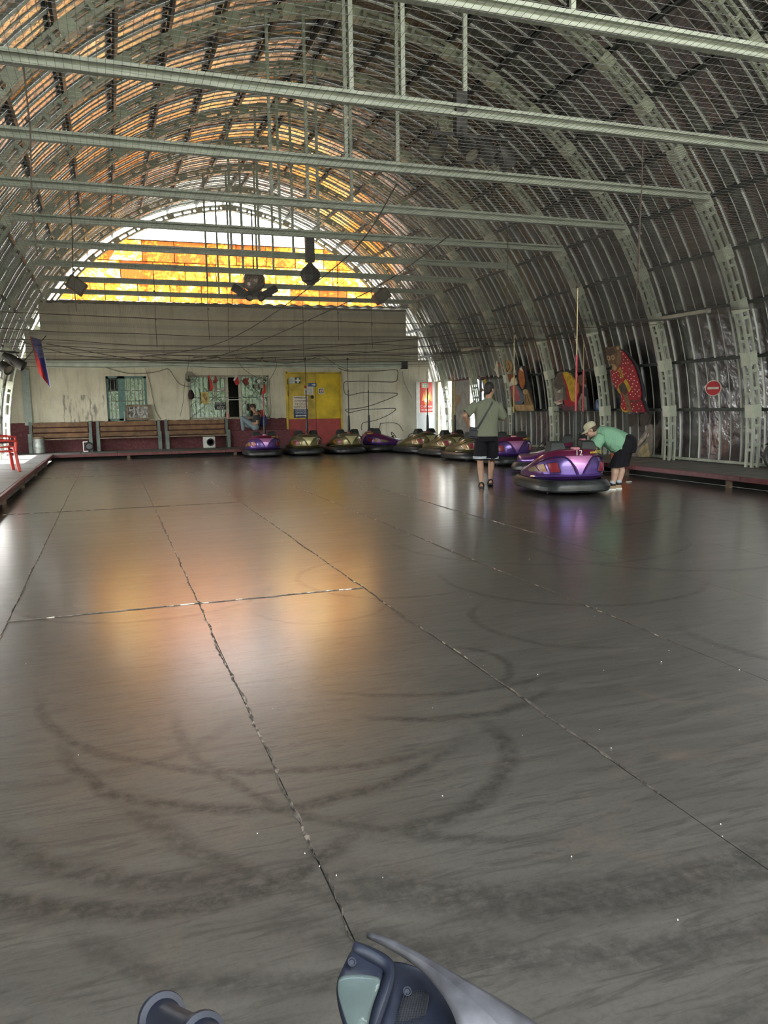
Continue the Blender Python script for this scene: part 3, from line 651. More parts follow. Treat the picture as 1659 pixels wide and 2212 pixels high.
# framed picture leaning at the first window
t = thing('framed_picture', 'brown framed black and white picture leaning against the first window', 'picture', (.87, WY-.12, 1.09))
R = Matrix.Rotation(-.06, 4, 'X'); M0 = Matrix.Translation((.86, WY-.16, 1.115)) @ R
f2 = MB(); 
for c, d in (((0, 0, .45), (.72, .03, .06)), ((0, 0, .03), (.72, .03, .06)), ((-.33, 0, .24), (.06, .03, .46)), ((.33, 0, .24), (.06, .03, .46))): f2.box(M0 @ V(c), d, R.to_3x3())
obj('picture_frame', f2, RAW, t, smooth=False); obj('image', MB().box(M0 @ V((0, .005, .24)), (.62, .01, .38), R.to_3x3()), m_foil('mottled_print', (.02, .02, .02), (.5, .5, .48), 9, 0), t, smooth=False)
tag(obj('grey_board', MB().box((.44, WY-.1, 1.24), (.04, .1, .3)), mat('grey_board', (.32, .34, .33), .7), smooth=False, bevel=.004), 'narrow grey board standing beside the brown framed picture', 'board')
# ---- benches
GP = mat('grey_green_post', (.13, .165, .15), .5, 0, .2, 6)
def bench(x0, x1, label):
    t = thing('bench', label, 'bench', ((x0+x1)/2, WY-.4, .17), 'slatted benches along the back wall')
    yb = WY-.14
    for i, z in enumerate((.68, .845, 1.01)): obj('back_slat', MB().box(((x0+x1)/2, yb-.015*i*-1, z), (x1-x0-.1, .03, .135)), WOOD, t, smooth=False, bevel=.006)
    obj('seat_board', MB().box(((x0+x1)/2, WY-.36, .575), (x1-x0+.06, .36, .035)), RAW, t, smooth=False, bevel=.006)
    for x in (x0-.02, x1+.02):
        obj('end_post', MB().box((x, yb+.04, .64), (.09, .05, .94)), GP, t, smooth=False); obj('front_leg', MB().box((x, WY-.52, .46), (.10, .06, .58)), GP, t, smooth=False)
    return t
bench(-2.30, -.62, 'slatted wooden bench beside the left pilaster, first of three'); bench(-.36, 1.45, 'slatted wooden bench under the first barred window, second of three'); bench(1.72, 3.62, 'slatted wooden bench beside the seated person, third of three')
# ---- things on the deck
t = thing('speaker_box', 'white square speaker box with a black round cone under the third bench', 'speaker', (3.02, WY-.55, .17))
obj('cabinet', MB().box((3.0, WY-.5, .36), (.36, .3, .36)), mat('dirty_white_box', (.55, .57, .53), .5), t, smooth=False, bevel=.01)
M = frame((3.03, WY-.65, .36), (1, 0, 0), (0, 0, 1), (0, -1, 0)); obj('cone', MB().lathe([(.125, 0), (.125, .012), (.105, .014), (.05, -.02), (.03, .0)], 20, M), INK, t)
t = thing('floor_spotlight', 'small black floor spotlight with a white bracket on the deck', 'lamp', (-.72, WY-.5, .17))
M = frame((-.66, WY-.62, .34), (1, 0, 0), (0, .1, 1), (0, -1, .1)); obj('lamp_body', MB().lathe([(.06, -.22), (.12, -.12), (.13, .05), (.11, .06), (.05, .0)], 16, M), INK, t); obj('lens', MB().lathe([(.085, .03), (.085, .04)], 14, M), mat('grey_lens', (.06, .065, .065), .35), t)
obj('bracket', MB().box((-.82, WY-.6, .34), (.03, .05, .28)).box((-.76, WY-.6, .48), (.14, .05, .03)).box((-.76, WY-.6, .19), (.14, .05, .03)), WHITE, t, smooth=False, bevel=.008)
t = thing('metal_bin', 'grey metal bin standing beside the first bench', 'bin', (-2.06, WY-.6, .17))
obj('body', MB().lathe([(.15, 0), (.17, .02), (.165, .44), (.175, .45), (.16, .46), (.15, .03)], 18, Matrix.Translation((-2.06, WY-.72, .17))), mat('grey_galvanised', (.28, .30, .28), .5, .4, .3), t); obj('lid', MB().lathe([(.18, .455), (.16, .50), (.05, .53)], 18, Matrix.Translation((-2.06, WY-.72, .17))), mat('brown_lid', (.14, .09, .05), .6), t)
# ---- wires on the wall
CAB = mat('grey_black_cable', (.06, .058, .05), .6, 0, .2)
def wire(label, pts, y=WY-.02, r=.008, sm=True, group=None, m=None, name='cable'):
    P = [V((x, y-.004*(i % 2), z)) for i, (x, z) in enumerate(pts)]
    return cable(label, P, r, group, m, name)
def cable(label, P, r=.008, group=None, m=None, name='cable', sub=4):
    P = [V(p) for p in P]; Q = []
    for i in range(len(P)-1):
        p0, p1, p2, p3 = P[max(i-1, 0)], P[i], P[i+1], P[min(i+2, len(P)-1)]
        for k in range(sub):
            t = k/sub; Q.append(.5*((2*p1)+(p2-p0)*t+(2*p0-5*p1+4*p2-p3)*t*t+(3*p1-p0-3*p2+p3)*t**3))
    Q.append(P[-1])
    return tag(obj(name, MB().tube(Q, r, 5), m or CAB), label, 'cable', group)
wire('dark cable snaking back and forth over the wall right of the yellow door', [(7.38, 2.84), (7.81, 2.68), (8.19, 2.66), (9.08, 2.67), (9.6, 2.71), (9.75, 2.67), (9.75, 2.48), (9.66, 2.29), (9.08, 2.29), (8.44, 2.31), (7.96, 2.3), (7.8, 2.3), (7.74, 2.16), (7.79, 1.89), (7.98, 1.83), (8.4, 1.91), (9.07, 1.9), (9.69, 1.88), (9.69, 1.8), (9.2, 1.61), (8.61, 1.43), (8.16, 1.36), (7.84, 1.35), (7.8, 1.3), (7.97, 1.23), (8.42, 1.32), (9.06, 1.34), (9.59, 1.35), (9.65, 1.28), (9.32, 1.09), (8.86, 0.93), (8.42, 0.85), (8.37, 0.6)], r=.012)
wire('short dark cable low on the wall near the corner door', [(9.03, .4), (9.03, .59), (9.07, .78), (9.12, .83), (9.71, .81), (9.94, .53)], r=.011)
wire('thin cable running down from the end of the green beam', [(9.93, 2.67), (10.01, 2.24), (10.29, 1.72)], r=.006)
wire('looping cable over the first barred window', [(-0.1, 2.8), (0.35, 2.65), (0.82, 2.57), (1.49, 2.63), (1.86, 2.73), (2.02, 2.5), (2.2, 2.25), (2.5, 2.16), (2.7, 2.25)])
wire('cable hanging down right beside the first barred window', [(1.04, 3.12), (1.16, 2.75), (1.28, 2.26), (1.33, 1.86), (1.42, 1.36), (1.56, 1.12)], r=.007)
wire('cable hanging left beside the ticket window', [(2.54, 3.13), (2.45, 2.65), (2.35, 2.25), (2.27, 1.65), (2.15, 1.2)], y=WY-.14, r=.007)
wire('slack cable strung along the green beam over the ticket window', [(1.06, 3.17), (1.76, 3.05), (2.49, 3.0), (3.24, 3.06), (4.0, 3.14), (4.82, 3.0)], y=WY-.18)
wire('cable dropping diagonally to the top of the ticket window', [(4.0, 3.11), (4.3, 2.7), (4.8, 2.42), (5.1, 2.5)], y=WY-.14, r=.007)
wire('slack cable strung along the green beam over the yellow door', [(4.01, 3.1), (4.81, 3.0), (5.67, 2.91), (6.41, 3.01), (6.94, 3.16), (7.36, 2.91), (7.9, 2.68)], y=WY-.2)
wire('cable curling down at the right side of the ticket window', [(5.35, 3.1), (5.38, 2.8), (5.2, 2.45), (5.13, 2.3), (5.15, 1.3), (5.05, 1.1)], y=WY-.1)
# ================================================================ right corner: open door, doorway and flat panels
LEAF = mat('pale_grey_door_paint', (.50, .53, .52), .45, 0, .08, 3)
d2 = struct('door_2'); DYY = 25.98
lf = obj('door_leaf', MB().box((10.73, DYY, 1.22), (.80, .04, 2.1)), LEAF, d2, smooth=False, bevel=.006)
obj('door_rail', MB().box((10.73, DYY-.03, 1.17), (.78, .02, .03)).box((10.35, DYY-.03, 1.22), (.05, .03, 2.1)).box((11.1, DYY-.03, 1.22), (.05, .03, 2.1)), mat('dull_white_rail', (.60, .60, .55), .5), d2, smooth=False)
obj('door_jamb', MB().box((11.16, 25.9, 1.22), (.08, .1, 2.14)).box((11.2, 24.72, 1.22), (.08, .06, 2.14)).box((11.18, 25.3, 2.28), (.06, 1.25, .06)), mat('yellowed_jamb', (.55, .48, .30), .5, 0, .2), d2, smooth=False)
t = thing('fire_poster', 'red fire safety poster with flames on the open corner door', 'poster', (10.72, DYY-.03, 1.72))
obj('sheet', MB().box((10.71, DYY-.024, 1.72), (.50, .006, 1.06)), mat('poster_red', (.52, .05, .035), .4), t, smooth=False)
obj('margin', MB().box((10.44, DYY-.024, 1.72), (.05, .006, 1.06)), OFFW, t, smooth=False)
FL = [[(-.2, -.12), (-.17, .0), (-.1, .2), (-.07, .05), (-.02, .4), (.05, .12), (.08, .08), (.13, .34), (.17, .1), (.22, -.05), (.2, -.15), (.1, -.1), (.05, -.25), (-.05, -.3), (-.12, -.12)], [(-.14, -.08), (-.1, .08), (-.06, -.05), (-.02, .22), (.04, -.02), (.11, .2), (.15, -.04), (.06, -.08), (.0, -.22), (-.05, -.1)]]
for p_, m_, y in ((FL[0], mat('flame_orange', (.72, .30, .09), .4), .030), (FL[1], mat('flame_yellow', (.80, .60, .18), .4), .034)): obj('flame_print', MB().prism(p_, .002, FW(10.73, 1.72, DYY-y)), m_, t, smooth=False)
M = frame((10.71, DYY-.037, 1.62), (1, 0, 0), (0, 0, 1), (0, -1, 0)); obj('dial_print', MB().lathe([(.07, 0), (.07, .002), (.045, .0025), (.04, .001)], 16, M), OFFW, t)
text('lettering', 'С огнем', .115, FW(10.72, 1.40, DYY-.03), WHITE, t); text('lettering', 'не играй!', .115, FW(10.74, 1.28, DYY-.03), WHITE, t)
t = sign('exit_sign', 'small pale green exit sign at the top of the red fire poster', 'sign', 10.66, 2.14, .24, .15, OFFW, DYY-.03); obj('green_field', MB().box((10.66, DYY-.038, 2.14), (.2, .004, .11)), mat('pale_green_sign', (.22, .42, .26), .5), t, smooth=False)
obj('pictogram', MB().box((10.60, DYY-.042, 2.14), (.03, .003, .08)).box((10.69, DYY-.042, 2.15), (.08, .003, .02)).box((10.69, DYY-.042, 2.12), (.06, .003, .02)), OFFW, t, smooth=False)
FLATP = mat('flat_grey_panel', (.34, .33, .30), .6, 0, .2, 4)
obj('flat_panel', MB().box((11.24, 24.1, 1.22), (.04, 1.2, 2.1)), FLATP, wall_right, smooth=False); obj('panel_rail', MB().box((11.2, 23.9, 2.27), (.05, 3.6, .05)), CURB, wall_right, smooth=False)
obj('doorway_post', MB().box((11.2, 23.35, 1.22), (.07, .08, 2.14)).box((11.2, 22.6, 1.22), (.07, .06, 2.14)), FLATP, wall_right, smooth=False)
tag(obj('small_picture', MB().box((11.205, 24.35, 1.62), (.012, .22, .3)), m_foil('orange_print', (.35, .14, .05), (.55, .35, .14), 8, 0), smooth=False), 'small orange picture on the flat panel beside the doorway', 'picture')
# shed with blue siding outside the doorway
t = thing('shed', 'blue sided shed outside the corner doorway', 'shed', (15.5, 26.5, -.15))
SID = mat('pale_blue_siding', (.30, .42, .62), .5, 0, .1, 3)
for i in range(14): obj('siding_board', MB().box((15.5, 27.0, -.05+i*.2), (.05, 9, .19), Matrix.Rotation(.08, 3, 'Y')), SID, t, smooth=False)
obj('shed_roof', MB().box((16.6, 27.0, 2.75), (3., 9.4, .1), Matrix.Rotation(.1, 3, 'Y')), mat('shed_roof_sheet', (.3, .3, .3), .6), t, smooth=False); obj('shed_body', MB().box((16.6, 27, 1.3), (2.1, 8.9, 2.75)), SID, t, smooth=False)
# ================================================================ bumper cars (local: x right, y forward, z up; the tall tail with the pole faces -y)
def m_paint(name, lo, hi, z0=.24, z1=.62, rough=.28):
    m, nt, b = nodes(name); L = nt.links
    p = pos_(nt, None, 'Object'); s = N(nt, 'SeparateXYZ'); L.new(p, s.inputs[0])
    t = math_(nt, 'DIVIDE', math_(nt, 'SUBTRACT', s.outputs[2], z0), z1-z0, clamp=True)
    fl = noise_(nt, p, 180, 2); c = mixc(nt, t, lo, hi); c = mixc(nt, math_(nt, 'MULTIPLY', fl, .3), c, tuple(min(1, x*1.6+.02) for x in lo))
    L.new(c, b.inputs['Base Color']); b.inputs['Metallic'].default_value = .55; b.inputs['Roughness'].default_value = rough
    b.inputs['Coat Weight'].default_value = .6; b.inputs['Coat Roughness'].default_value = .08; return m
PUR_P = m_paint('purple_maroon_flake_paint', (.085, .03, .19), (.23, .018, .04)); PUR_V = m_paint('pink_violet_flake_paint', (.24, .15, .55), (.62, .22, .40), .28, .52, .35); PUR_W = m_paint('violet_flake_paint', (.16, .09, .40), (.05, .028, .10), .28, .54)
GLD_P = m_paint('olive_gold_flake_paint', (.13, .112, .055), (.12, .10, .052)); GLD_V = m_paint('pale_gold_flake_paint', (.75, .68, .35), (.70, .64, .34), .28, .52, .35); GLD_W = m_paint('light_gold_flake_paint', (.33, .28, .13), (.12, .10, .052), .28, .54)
LRED = mat('red_lens', (.24, .022, .035), .3, 0, .15, 20, .08, 120, coat=.15, spec=.3); LAMB = mat('amber_lens', (.34, .16, .025), .34, 0, .15, 20, .08, 120, coat=.1, spec=.3)
VINYL = mat('dark_grey_vinyl', (.018, .022, .022), .55, 0, .15, 20); POLE_R = mat('red_pole_paint', (.42, .03, .05), .4, 0, .1); POLE_Y = mat('yellow_pole_paint', (.50, .32, .06), .4, 0, .15)
BRASS = mat('brass_rod', (.42, .36, .20), .4, .5, .1); PINKP = mat('faded_pink_plastic', (.62, .25, .32), .5); TRIM = mat('silver_trim', (.55, .55, .53), .3, .7, .1); YTXT = mat('yellow_decal', (.85, .66, .08), .5); CHALK = mat('chalk_white', (.75, .75, .75), .8)
SCUFF = mat('scuffed_bumper_rubber', (.025, .028, .03), .38, 0, .5, 7, .15, 60)
A_, BR, BF = .50, .70, .78          # half width, rear and front half length of the shell
def ztop(y):
    t = max(-1, min(1, (y+.12)/.66)); s = .5-.5*math.sin(t*math.pi/2); return .345+.305*s
PROF = [(0, .83), (.06, .86), (.12, .97), (.18, 1.0), (.3, 1.035), (.45, 1.045), (.62, 1.03), (.78, .99), (.9, .94), (1, .87)]
def pw(s):
    for (a, u), (b, v) in zip(PROF[:-1], PROF[1:]):
        if a <= s <= b: return u+(v-u)*(s-a)/(b-a)
    return PROF[-1][1]
def shell(phi, s, off=0.):          # phi measured from the tail (-y) towards +x
    w = pw(s)+off/.6; sx, cy = math.sin(phi), -math.cos(phi)
    e = .72; x = A_*w*math.copysign(abs(sx)**e, sx); y = (BR if cy < 0 else BF)*(w if cy < 0 else .92+.08*w)*math.copysign(abs(cy)**e, cy)
    zt = ztop(y/w if w else y); return V((x, y, .17+(zt-.17)*s))
def patch(corners, off, th=.012, n=6, m=4):
    mb = MB(); (a, b, c, d) = corners; vs = []; fs = []
    for j in range(m+1):
        for i in range(n+1):
            u, v = i/n, j/m
            ph = (a[0]*(1-u)+b[0]*u)*(1-v)+(d[0]*(1-u)+c[0]*u)*v; s = (a[1]*(1-u)+b[1]*u)*(1-v)+(d[1]*(1-u)+c[1]*u)*v
            vs.append(shell(ph, s, off))
    for j in range(m):
        for i in range(n): k = j*(n+1)+i; fs.append((k, k+1, k+n+2, k+n+1))
    rim = list(range(n+1))+[j*(n+1)+n for j in range(1, m+1)]+[m*(n+1)+i for i in range(n-1, -1, -1)]+[j*(n+1) for j in range(m-1, 0, -1)]
    o = len(vs); cen = V((0, 0, .35))
    vs += [vs[r]+(cen-vs[r]).normalized()*(th+.012) for r in rim]
    fs += [(rim[t], rim[(t+1) % len(rim)], o+(t+1) % len(rim), o+t) for t in range(len(rim))]
    return mb.add(vs, fs)
def strip(path, w, off, th=.012):    # a raised moulding that follows a path of (phi, s)
    mb = MB(); rings = []
    for i, (p, s) in enumerate(path):
        q = shell(p, s, off); a = shell(path[max(i-1, 0)][0], path[max(i-1, 0)][1], off); b = shell(path[min(i+1, len(path)-1)][0], path[min(i+1, len(path)-1)][1], off)
        t = (b-a).normalized(); nr = (q-V((0, .0, .3))).normalized(); sd = t.cross(nr).normalized(); nr = sd.cross(t)
        rings.append([q+sd*w, q+nr*th, q-sd*w, q-nr*.012])
    return mb.loft(rings, True, True)
def make_car(kind, label, group, pole='red', number=None, tip=2.98):
    P, Vm, W = (PUR_P, PUR_V, PUR_W) if kind == 'purple' else (GLD_P, GLD_V, GLD_W)
    t = thing('bumper_car', label, 'bumper car', (0, 0, 0), group)
    # body shell with rim and hollow cockpit
    n = 44; rings = [[shell(2*math.pi*k/n, s) for k in range(n)] for s in (0, .05, .09, .12, .18, .26, .36, .5, .62, .74, .84, .92, .97, 1.0)]
    def inner(k, f, dz, oy=.10, a=.36, b=.44):
        ph = 2*math.pi*k/n; q = V((a*math.sin(ph), oy-b*math.cos(ph), 0)); q.z = ztop(q.y)+dz; return q
    rings.append([shell(2*math.pi*k/n, 1.0, -.06)+V((0, 0, .012)) for k in range(n)])
    rings.append([inner(k, 0, .03) for k in range(n)])
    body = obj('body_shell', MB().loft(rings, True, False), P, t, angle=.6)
    obj('cockpit_rim', MB().tube([inner(k, 0, .035) for k in range(n+1)], .018, 6), TRIM if kind == 'purple' else mat('dull_olive_trim', (.30, .29, .22), .35, .5), t)
    obj('cockpit_liner', MB().loft([[inner(k, 0, .03) for k in range(n)], [V((inner(k, 0, 0).x*.94, .1+(inner(k, 0, 0).y-.1)*.94, .22)) for k in range(n)]], False, True), VINYL, t)
    # black lower skirt and the rubber bumper ring
    def plan(k, nn, w, l, e=.55): a = 2*math.pi*k/nn; s, c = math.sin(a), math.cos(a); return (w*math.copysign(abs(s)**e, s), .02-l*math.copysign(abs(c)**e, c))
    nn = 56; prof = [(.50, .74, .05), (.555, .815, .05), (.578, .838, .075), (.582, .842, .13), (.565, .826, .17), (.525, .79, .215), (.47, .72, .222), (.44, .68, .18)]
    obj('bumper', MB().loft([[V(plan(k, nn, w, l)+(z,)) for k in range(nn)] for w, l, z in prof], True, True), SCUFF, t, angle=.5)
    obj('chassis', MB().loft([[V(plan(k, 30, .40, .64)+(z,)) for k in range(30)] for z in (.03, .24)], True, True), BLACK, t)
    obj('wheel', MB().tube([(-.03, .45, .06), (.03, .45, .06)], .06, 12), BLACK, t)
    for sx in (-1, 1): obj('wheel', MB().tube([(sx*.28, -.35, .06), (sx*.34, -.35, .06)], .06, 12), BLACK, t)
    # tail: V plate, winged panels, lamps, mouldings
    vp = []
    for j in range(11):
        f = j/10; s_ = .27+.56*f; w_ = .012+.05*f+.23*f**2.6; vp.append([shell(w_*(i-2)/2, s_, .012) for i in range(5)])
    edge = [r[0]+V((0, .03, 0)) for r in vp]; edge2 = [r[-1]+V((0, .03, 0)) for r in vp]
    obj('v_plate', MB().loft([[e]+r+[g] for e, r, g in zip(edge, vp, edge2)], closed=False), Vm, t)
    for sg in (-1, 1):
        def q(*c): return [(sg*a, s) for a, s in c]
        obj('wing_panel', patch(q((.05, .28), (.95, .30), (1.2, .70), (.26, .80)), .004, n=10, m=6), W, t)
        l = obj('tail_light', patch(q((.42, .36), (.72, .34), (.86, .64), (.52, .66)), .018, n=5, m=4), LRED, t)
        obj('lens_rim', strip(q((.42, .36), (.57, .35), (.72, .34), (.79, .49), (.86, .64), (.69, .65), (.52, .66), (.47, .51), (.42, .36)), .009, .016, .012), TRIM if kind == 'gold' else mat('dark_violet_rim', (.07, .04, .12), .4), l)
        l = obj('side_light', patch(q((.84, .38), (1.04, .38), (1.22, .62), (.97, .64)), .016, n=4, m=4), LAMB, t)
        obj('side_window', patch(q((1.14, .40), (1.50, .44), (1.56, .60), (1.32, .64)), .012, n=4, m=4), mat('dull_amber_panel', (.20, .14, .06), .3), t)
        obj('moulding', strip(q((.03, .27), (.06, .40), (.10, .54), (.16, .67), (.25, .77), (.37, .82), (.55, .83), (.8, .81), (1.05, .76), (1.3, .68)), .012, .013, .016), W, t)
    obj('lower_moulding', strip([(-1.5+3.0*i/24, .225+.012*math.cos((-1.5+3.0*i/24)*2)) for i in range(25)], .016, .006, .02), W if kind == 'purple' else P, t)
    obj('upper_moulding', strip([(-1.7+3.4*i/24, .985) for i in range(25)], .012, .0, .012), P if kind == 'purple' else GLD_W, t)
    # headrests, seat back, bench, wheel
    for sx in (-1, 1):
        x = sx*.235; mb = MB()
        mb.loft([[V((x-w, y0, z)), V((x+w, y0, z)), V((x+w, y1, z)), V((x-w, y1, z))] for w, y0, y1, z in ((.125, -.49, -.24, .60), (.115, -.47, -.26, .68), (.095, -.44, -.29, .755), (.07, -.42, -.31, .768))], True, True)
        obj('headrest', mb, VINYL, t, bevel=.015, angle=.4)
    obj('seat_back', MB().box((0, -.26, .50), (.66, .1, .36), Matrix.Rotation(.22, 3, 'X')), VINYL, t, bevel=.02); obj('seat', MB().box((0, -.06, .33), (.64, .36, .12)), VINYL, t, bevel=.03)
    M = Matrix.Translation((.0, .34, .50)) @ Matrix.Rotation(-1.0, 4, 'X')
    st = obj('steering_wheel', MB().tube([M @ V((.13*math.cos(a*.4189), .13*math.sin(a*.4189), 0)) for a in range(16)], .013, 6), BLACK, t); obj('steering_column', MB().tube([M @ V((0, 0, 0)), M @ V((0, 0, -.25))], .02, 6).bar(M @ V((-.12, 0, 0)), M @ V((.12, 0, 0)), .03, .01), BLACK, t)
    # pole
    obj('pole_collar', MB().lathe([(.068, .625), (.068, .67), (.05, .685)], 16, Matrix.Translation((0, -.53, 0))), PINKP if kind == 'purple' else mat('dull_red_collar', (.30, .04, .05), .5), t)
    obj('pole_boot', MB().lathe([(.030, .66), (.042, .68), (.040, .9), (.032, 1.12), (.028, 1.18), (.018, 1.2)], 12, Matrix.Translation((0, -.53, 0))), BLACK, t)
    zt = 1.95 if tip > 2.5 else 1.7
    mp = POLE_R if pole == 'red' else POLE_Y if pole == 'yellow' else BLACK
    obj('pole', MB().tube([(0, -.53, 1.19), (0, -.53, zt)], .0145, 8).lathe([(.019, zt-.02), (.019, zt+.04)], 8, Matrix.Translation((0, -.53, 0))), mp, t)
    obj('pole_rod', MB().tube([(0, -.53, zt), (0, -.52, tip-.06)], .008, 6), BRASS if pole != 'dark' else BLACK, t)
    if tip > 2.5: obj('contact_brush', MB().box((0, -.52, tip-.03), (.03, .09, .06)).tube([(-.03, -.54, tip-.07), (.04, -.5, tip)], .008, 5), BLACK, t, smooth=False)
    c = shell(.5, .93, .004); nr = V((math.sin(.5)*1., -math.cos(.5), .12)).normalized(); xa = V((math.cos(.5), math.sin(.5), 0)); ya = nr.cross(xa)
    text('lettering', 'wow8.1.2' if kind == 'purple' else 'S.I.', .062, frame(c+nr*.012, xa, ya, nr), YTXT if kind == 'purple' else INK, t)
    if number:
        c = shell(0, .91, .012); text('number', number, .115, frame(c, (1, 0, 0), (0, .12, 1), (0, -1, .12)), CHALK, t)
    return t
pcar = make_car('purple', 'purple and maroon bumper car with a chalked 12, nearest one beside the bending person', 'bumper cars in the rink', 'red', '12')
gcar = make_car('gold', 'olive gold bumper car, middle one before the yellow door', 'bumper cars in the rink', 'dark')
def place(o, x, y, a): o.location = (x, y, .0); o.rotation_euler = (0, 0, -math.radians(a))
def strip_num(o):
    for ch in list(o.children):
        if ch.name.startswith('number'): bpy.data.objects.remove(ch)
    return o
cars = []
def newcar(src, label, x, y, a, pole=None, short=False, sc=.97):
    c = strip_num(copy_tree(src)); c['label'] = label; place(c, x, y, a); c.scale = (sc, sc, sc)
    for ch in c.children:
        if ch.name.split('.')[0] in ('pole', 'pole_rod') and pole:
            for s_ in ch.material_slots: s_.link = 'OBJECT'; s_.material = pole if ch.name.split('.')[0] == 'pole' else (BRASS if pole is not BLACK else BLACK)
        if short and ch.name.split('.')[0] in ('contact_brush',): bpy.data.objects.remove(ch)
        elif short and ch.name.split('.')[0] == 'pole_rod': ch.scale.z = .86; 
    return c
newcar(pcar, 'purple bumper car with a dark pole in front of the seated person', 4.28, 23.32, 1, POLE_R)
newcar(gcar, 'olive gold bumper car before the snaking wall cable, right of the yellow door', 6.86, 23.40, -3)
newcar(pcar, 'purple bumper car turned sideways near the back right corner', 8.28, 23.62, 88, BLACK, True)
newcar(gcar, 'olive gold bumper car before the red fire poster', 8.85, 22.15, -14, BLACK, True)
newcar(gcar, 'olive gold bumper car before the bright corner doorway, second of the gold row', 9.0, 20.45, -10, POLE_Y, True)
newcar(gcar, 'olive gold bumper car half hidden behind the standing man', 8.9, 18.6, -8, BLACK, True)
newcar(pcar, 'purple bumper car with a yellow pole below the fox cutout', 8.95, 16.75, 6, POLE_Y, False, 1.03)
newcar(pcar, 'purple bumper car with a red pole just behind the car marked 12', 8.75, 14.1, -34, POLE_R, True, 1.05)
place(gcar, 5.56, 23.36, 0); gcar.scale = (.97,)*3; place(pcar, 6.98, 11.12, 10); pcar.scale = (1.09,)*3
# ================================================================ wire net and overhead cables
NETM = mat('grey_net_wire', (.11, .105, .10), .6, .2, .2)
net = thing('wire_net', 'fine wire contact net stretched under the tie beams over the whole rink', 'net', (XC, 13, 3.0))
def net_z(x, y):
    s = .0
    for yy in range(-3, 9): pass
    e = min(1, abs((y-6.77)/2.28-round((y-6.77)/2.28))*2)
    return 3.03-.05*math.sin(math.pi*((x+2.6)/13.5))-.035*e*(1+.6*noise.noise(V((x*.5, y*.3, 1))))-.05*noise.noise(V((x*.3, y*.25, 4)))-(.16*max(0, (y-22)/3.6)**2)
NX0, NX1, NY0, NY1 = -2.3, 10.62, 1.2, 25.6
def net_wires(name, cross, step, r):
    mb = MB(); vs = []; fs = []
    a0, a1, b0, b1 = (NY0, NY1, NX0, NX1) if cross else (NX0, NX1, NY0, NY1)
    n = int((a1-a0)/step); q = 22 if cross else 34
    for i in range(n+1):
        a = a0+i*step; o = len(vs)
        for j in range(q+1):
            b = b0+(b1-b0)*j/q; w = a+.008*noise.noise(V((a*3.1, b*1.3, 2)))
            x, y = (b, w) if cross else (w, b); z = net_z(x, y)
            for k in range(3):
                an = 2.094*k+.5; d = (0, r*math.cos(an), r*math.sin(an)) if cross else (r*math.cos(an), 0, r*math.sin(an)); vs.append((x+d[0], y+d[1], z+d[2]))
        for j in range(q):
            for k in range(3): p = o+j*3; fs.append((p+k, p+(k+1) % 3, p+3+(k+1) % 3, p+3+k))
    me = bpy.data.meshes.new(name); me.from_pydata(vs, [], fs); me.update()
    return link(name, me, NETM, net, 'stuff')
net_wires('cross_wire', True, .06, .0009); net_wires('long_wire', False, .036, .0010)
ROPE = mat('brown_twisted_cable', (.075, .055, .045), .8, 0, .3, 20)
ORDW = ['first', 'second', 'third', 'fourth', 'fifth', 'sixth', 'seventh', 'eighth', 'ninth', 'tenth', 'eleventh', 'twelfth']
rn = random.Random(5)
for i, y in enumerate((25.5, 24.9, 24.2, 23.2, 22.0, 20.6, 18.6, 16.2, 13.4)):
    P = [(NX0+(NX1-NX0)*j/9, y+rn.uniform(-.25, .25), net_z(NX0+(NX1-NX0)*j/9, y)-.03-rn.random()*.06) for j in range(10)]
    cable('dark cable laid across the net from wall to wall, '+ORDW[i]+' from the back wall', P, .007, 'cables laid across the net', ROPE)
diag = [((-1.6, 24.6, 3.35), (2.5, 25.4, 2.9), (5.5, 18, 3.9), (6.2, 13.5, 4.6)), ((1.0, 25.6, 3.05), (3.0, 21, 3.2), (4.4, 15, 4.2), (4.3, 11.5, 4.75)), ((2.6, 25.7, 3.05), (5.5, 23, 3.15), (8.4, 20.5, 3.3), (10.5, 18.2, 3.5)), ((3.4, 25.6, 3.0), (7, 24.6, 3.1), (9.6, 22, 3.25), (10.7, 20, 3.4)), ((-2.2, 23, 3.3), (-.4, 24.8, 3.0), (3.4, 25.5, 2.95), (6.6, 25.0, 3.0))]
for i, p in enumerate(diag): cable('twisted brown cable running up from the back wall through the ties, '+ORDW[i]+' of five', p, .011, 'twisted cables', ROPE, sub=8)
HW = mat('rusty_hanger_chain', (.16, .12, .10), .7, .3, .3)
for i, (x, k) in enumerate(((-.6, 1), (6.7, 1), (9.3, 0), (-.4, 3), (2.2, 5), (7.2, 3), (5.2, 5), (8.4, 2), (1.2, 6), (6.8, 6), (3.3, 7), (6.0, 8))):
    y = rib_y(k)-.2; P = [(x, y, TZ-.06), (x+.02, y+.02, (TZ+3)/2+.3), (x-.01, y, 3.6), (x, y, net_z(x, y))]
    tag(obj('hanger_chain', MB().tube(P, .009, 5).sphere((x, y, 3.62), .025, 6, 4).sphere((x, y, 4.3), .022, 6, 4), HW), 'rusty hanger under the '+ORD[8-k]+' tie beam from the gable, '+('near its left end' if x < 1 else 'left of its middle' if x < XC else 'near its right end' if x > 7.5 else 'right of its middle'), 'hanger')
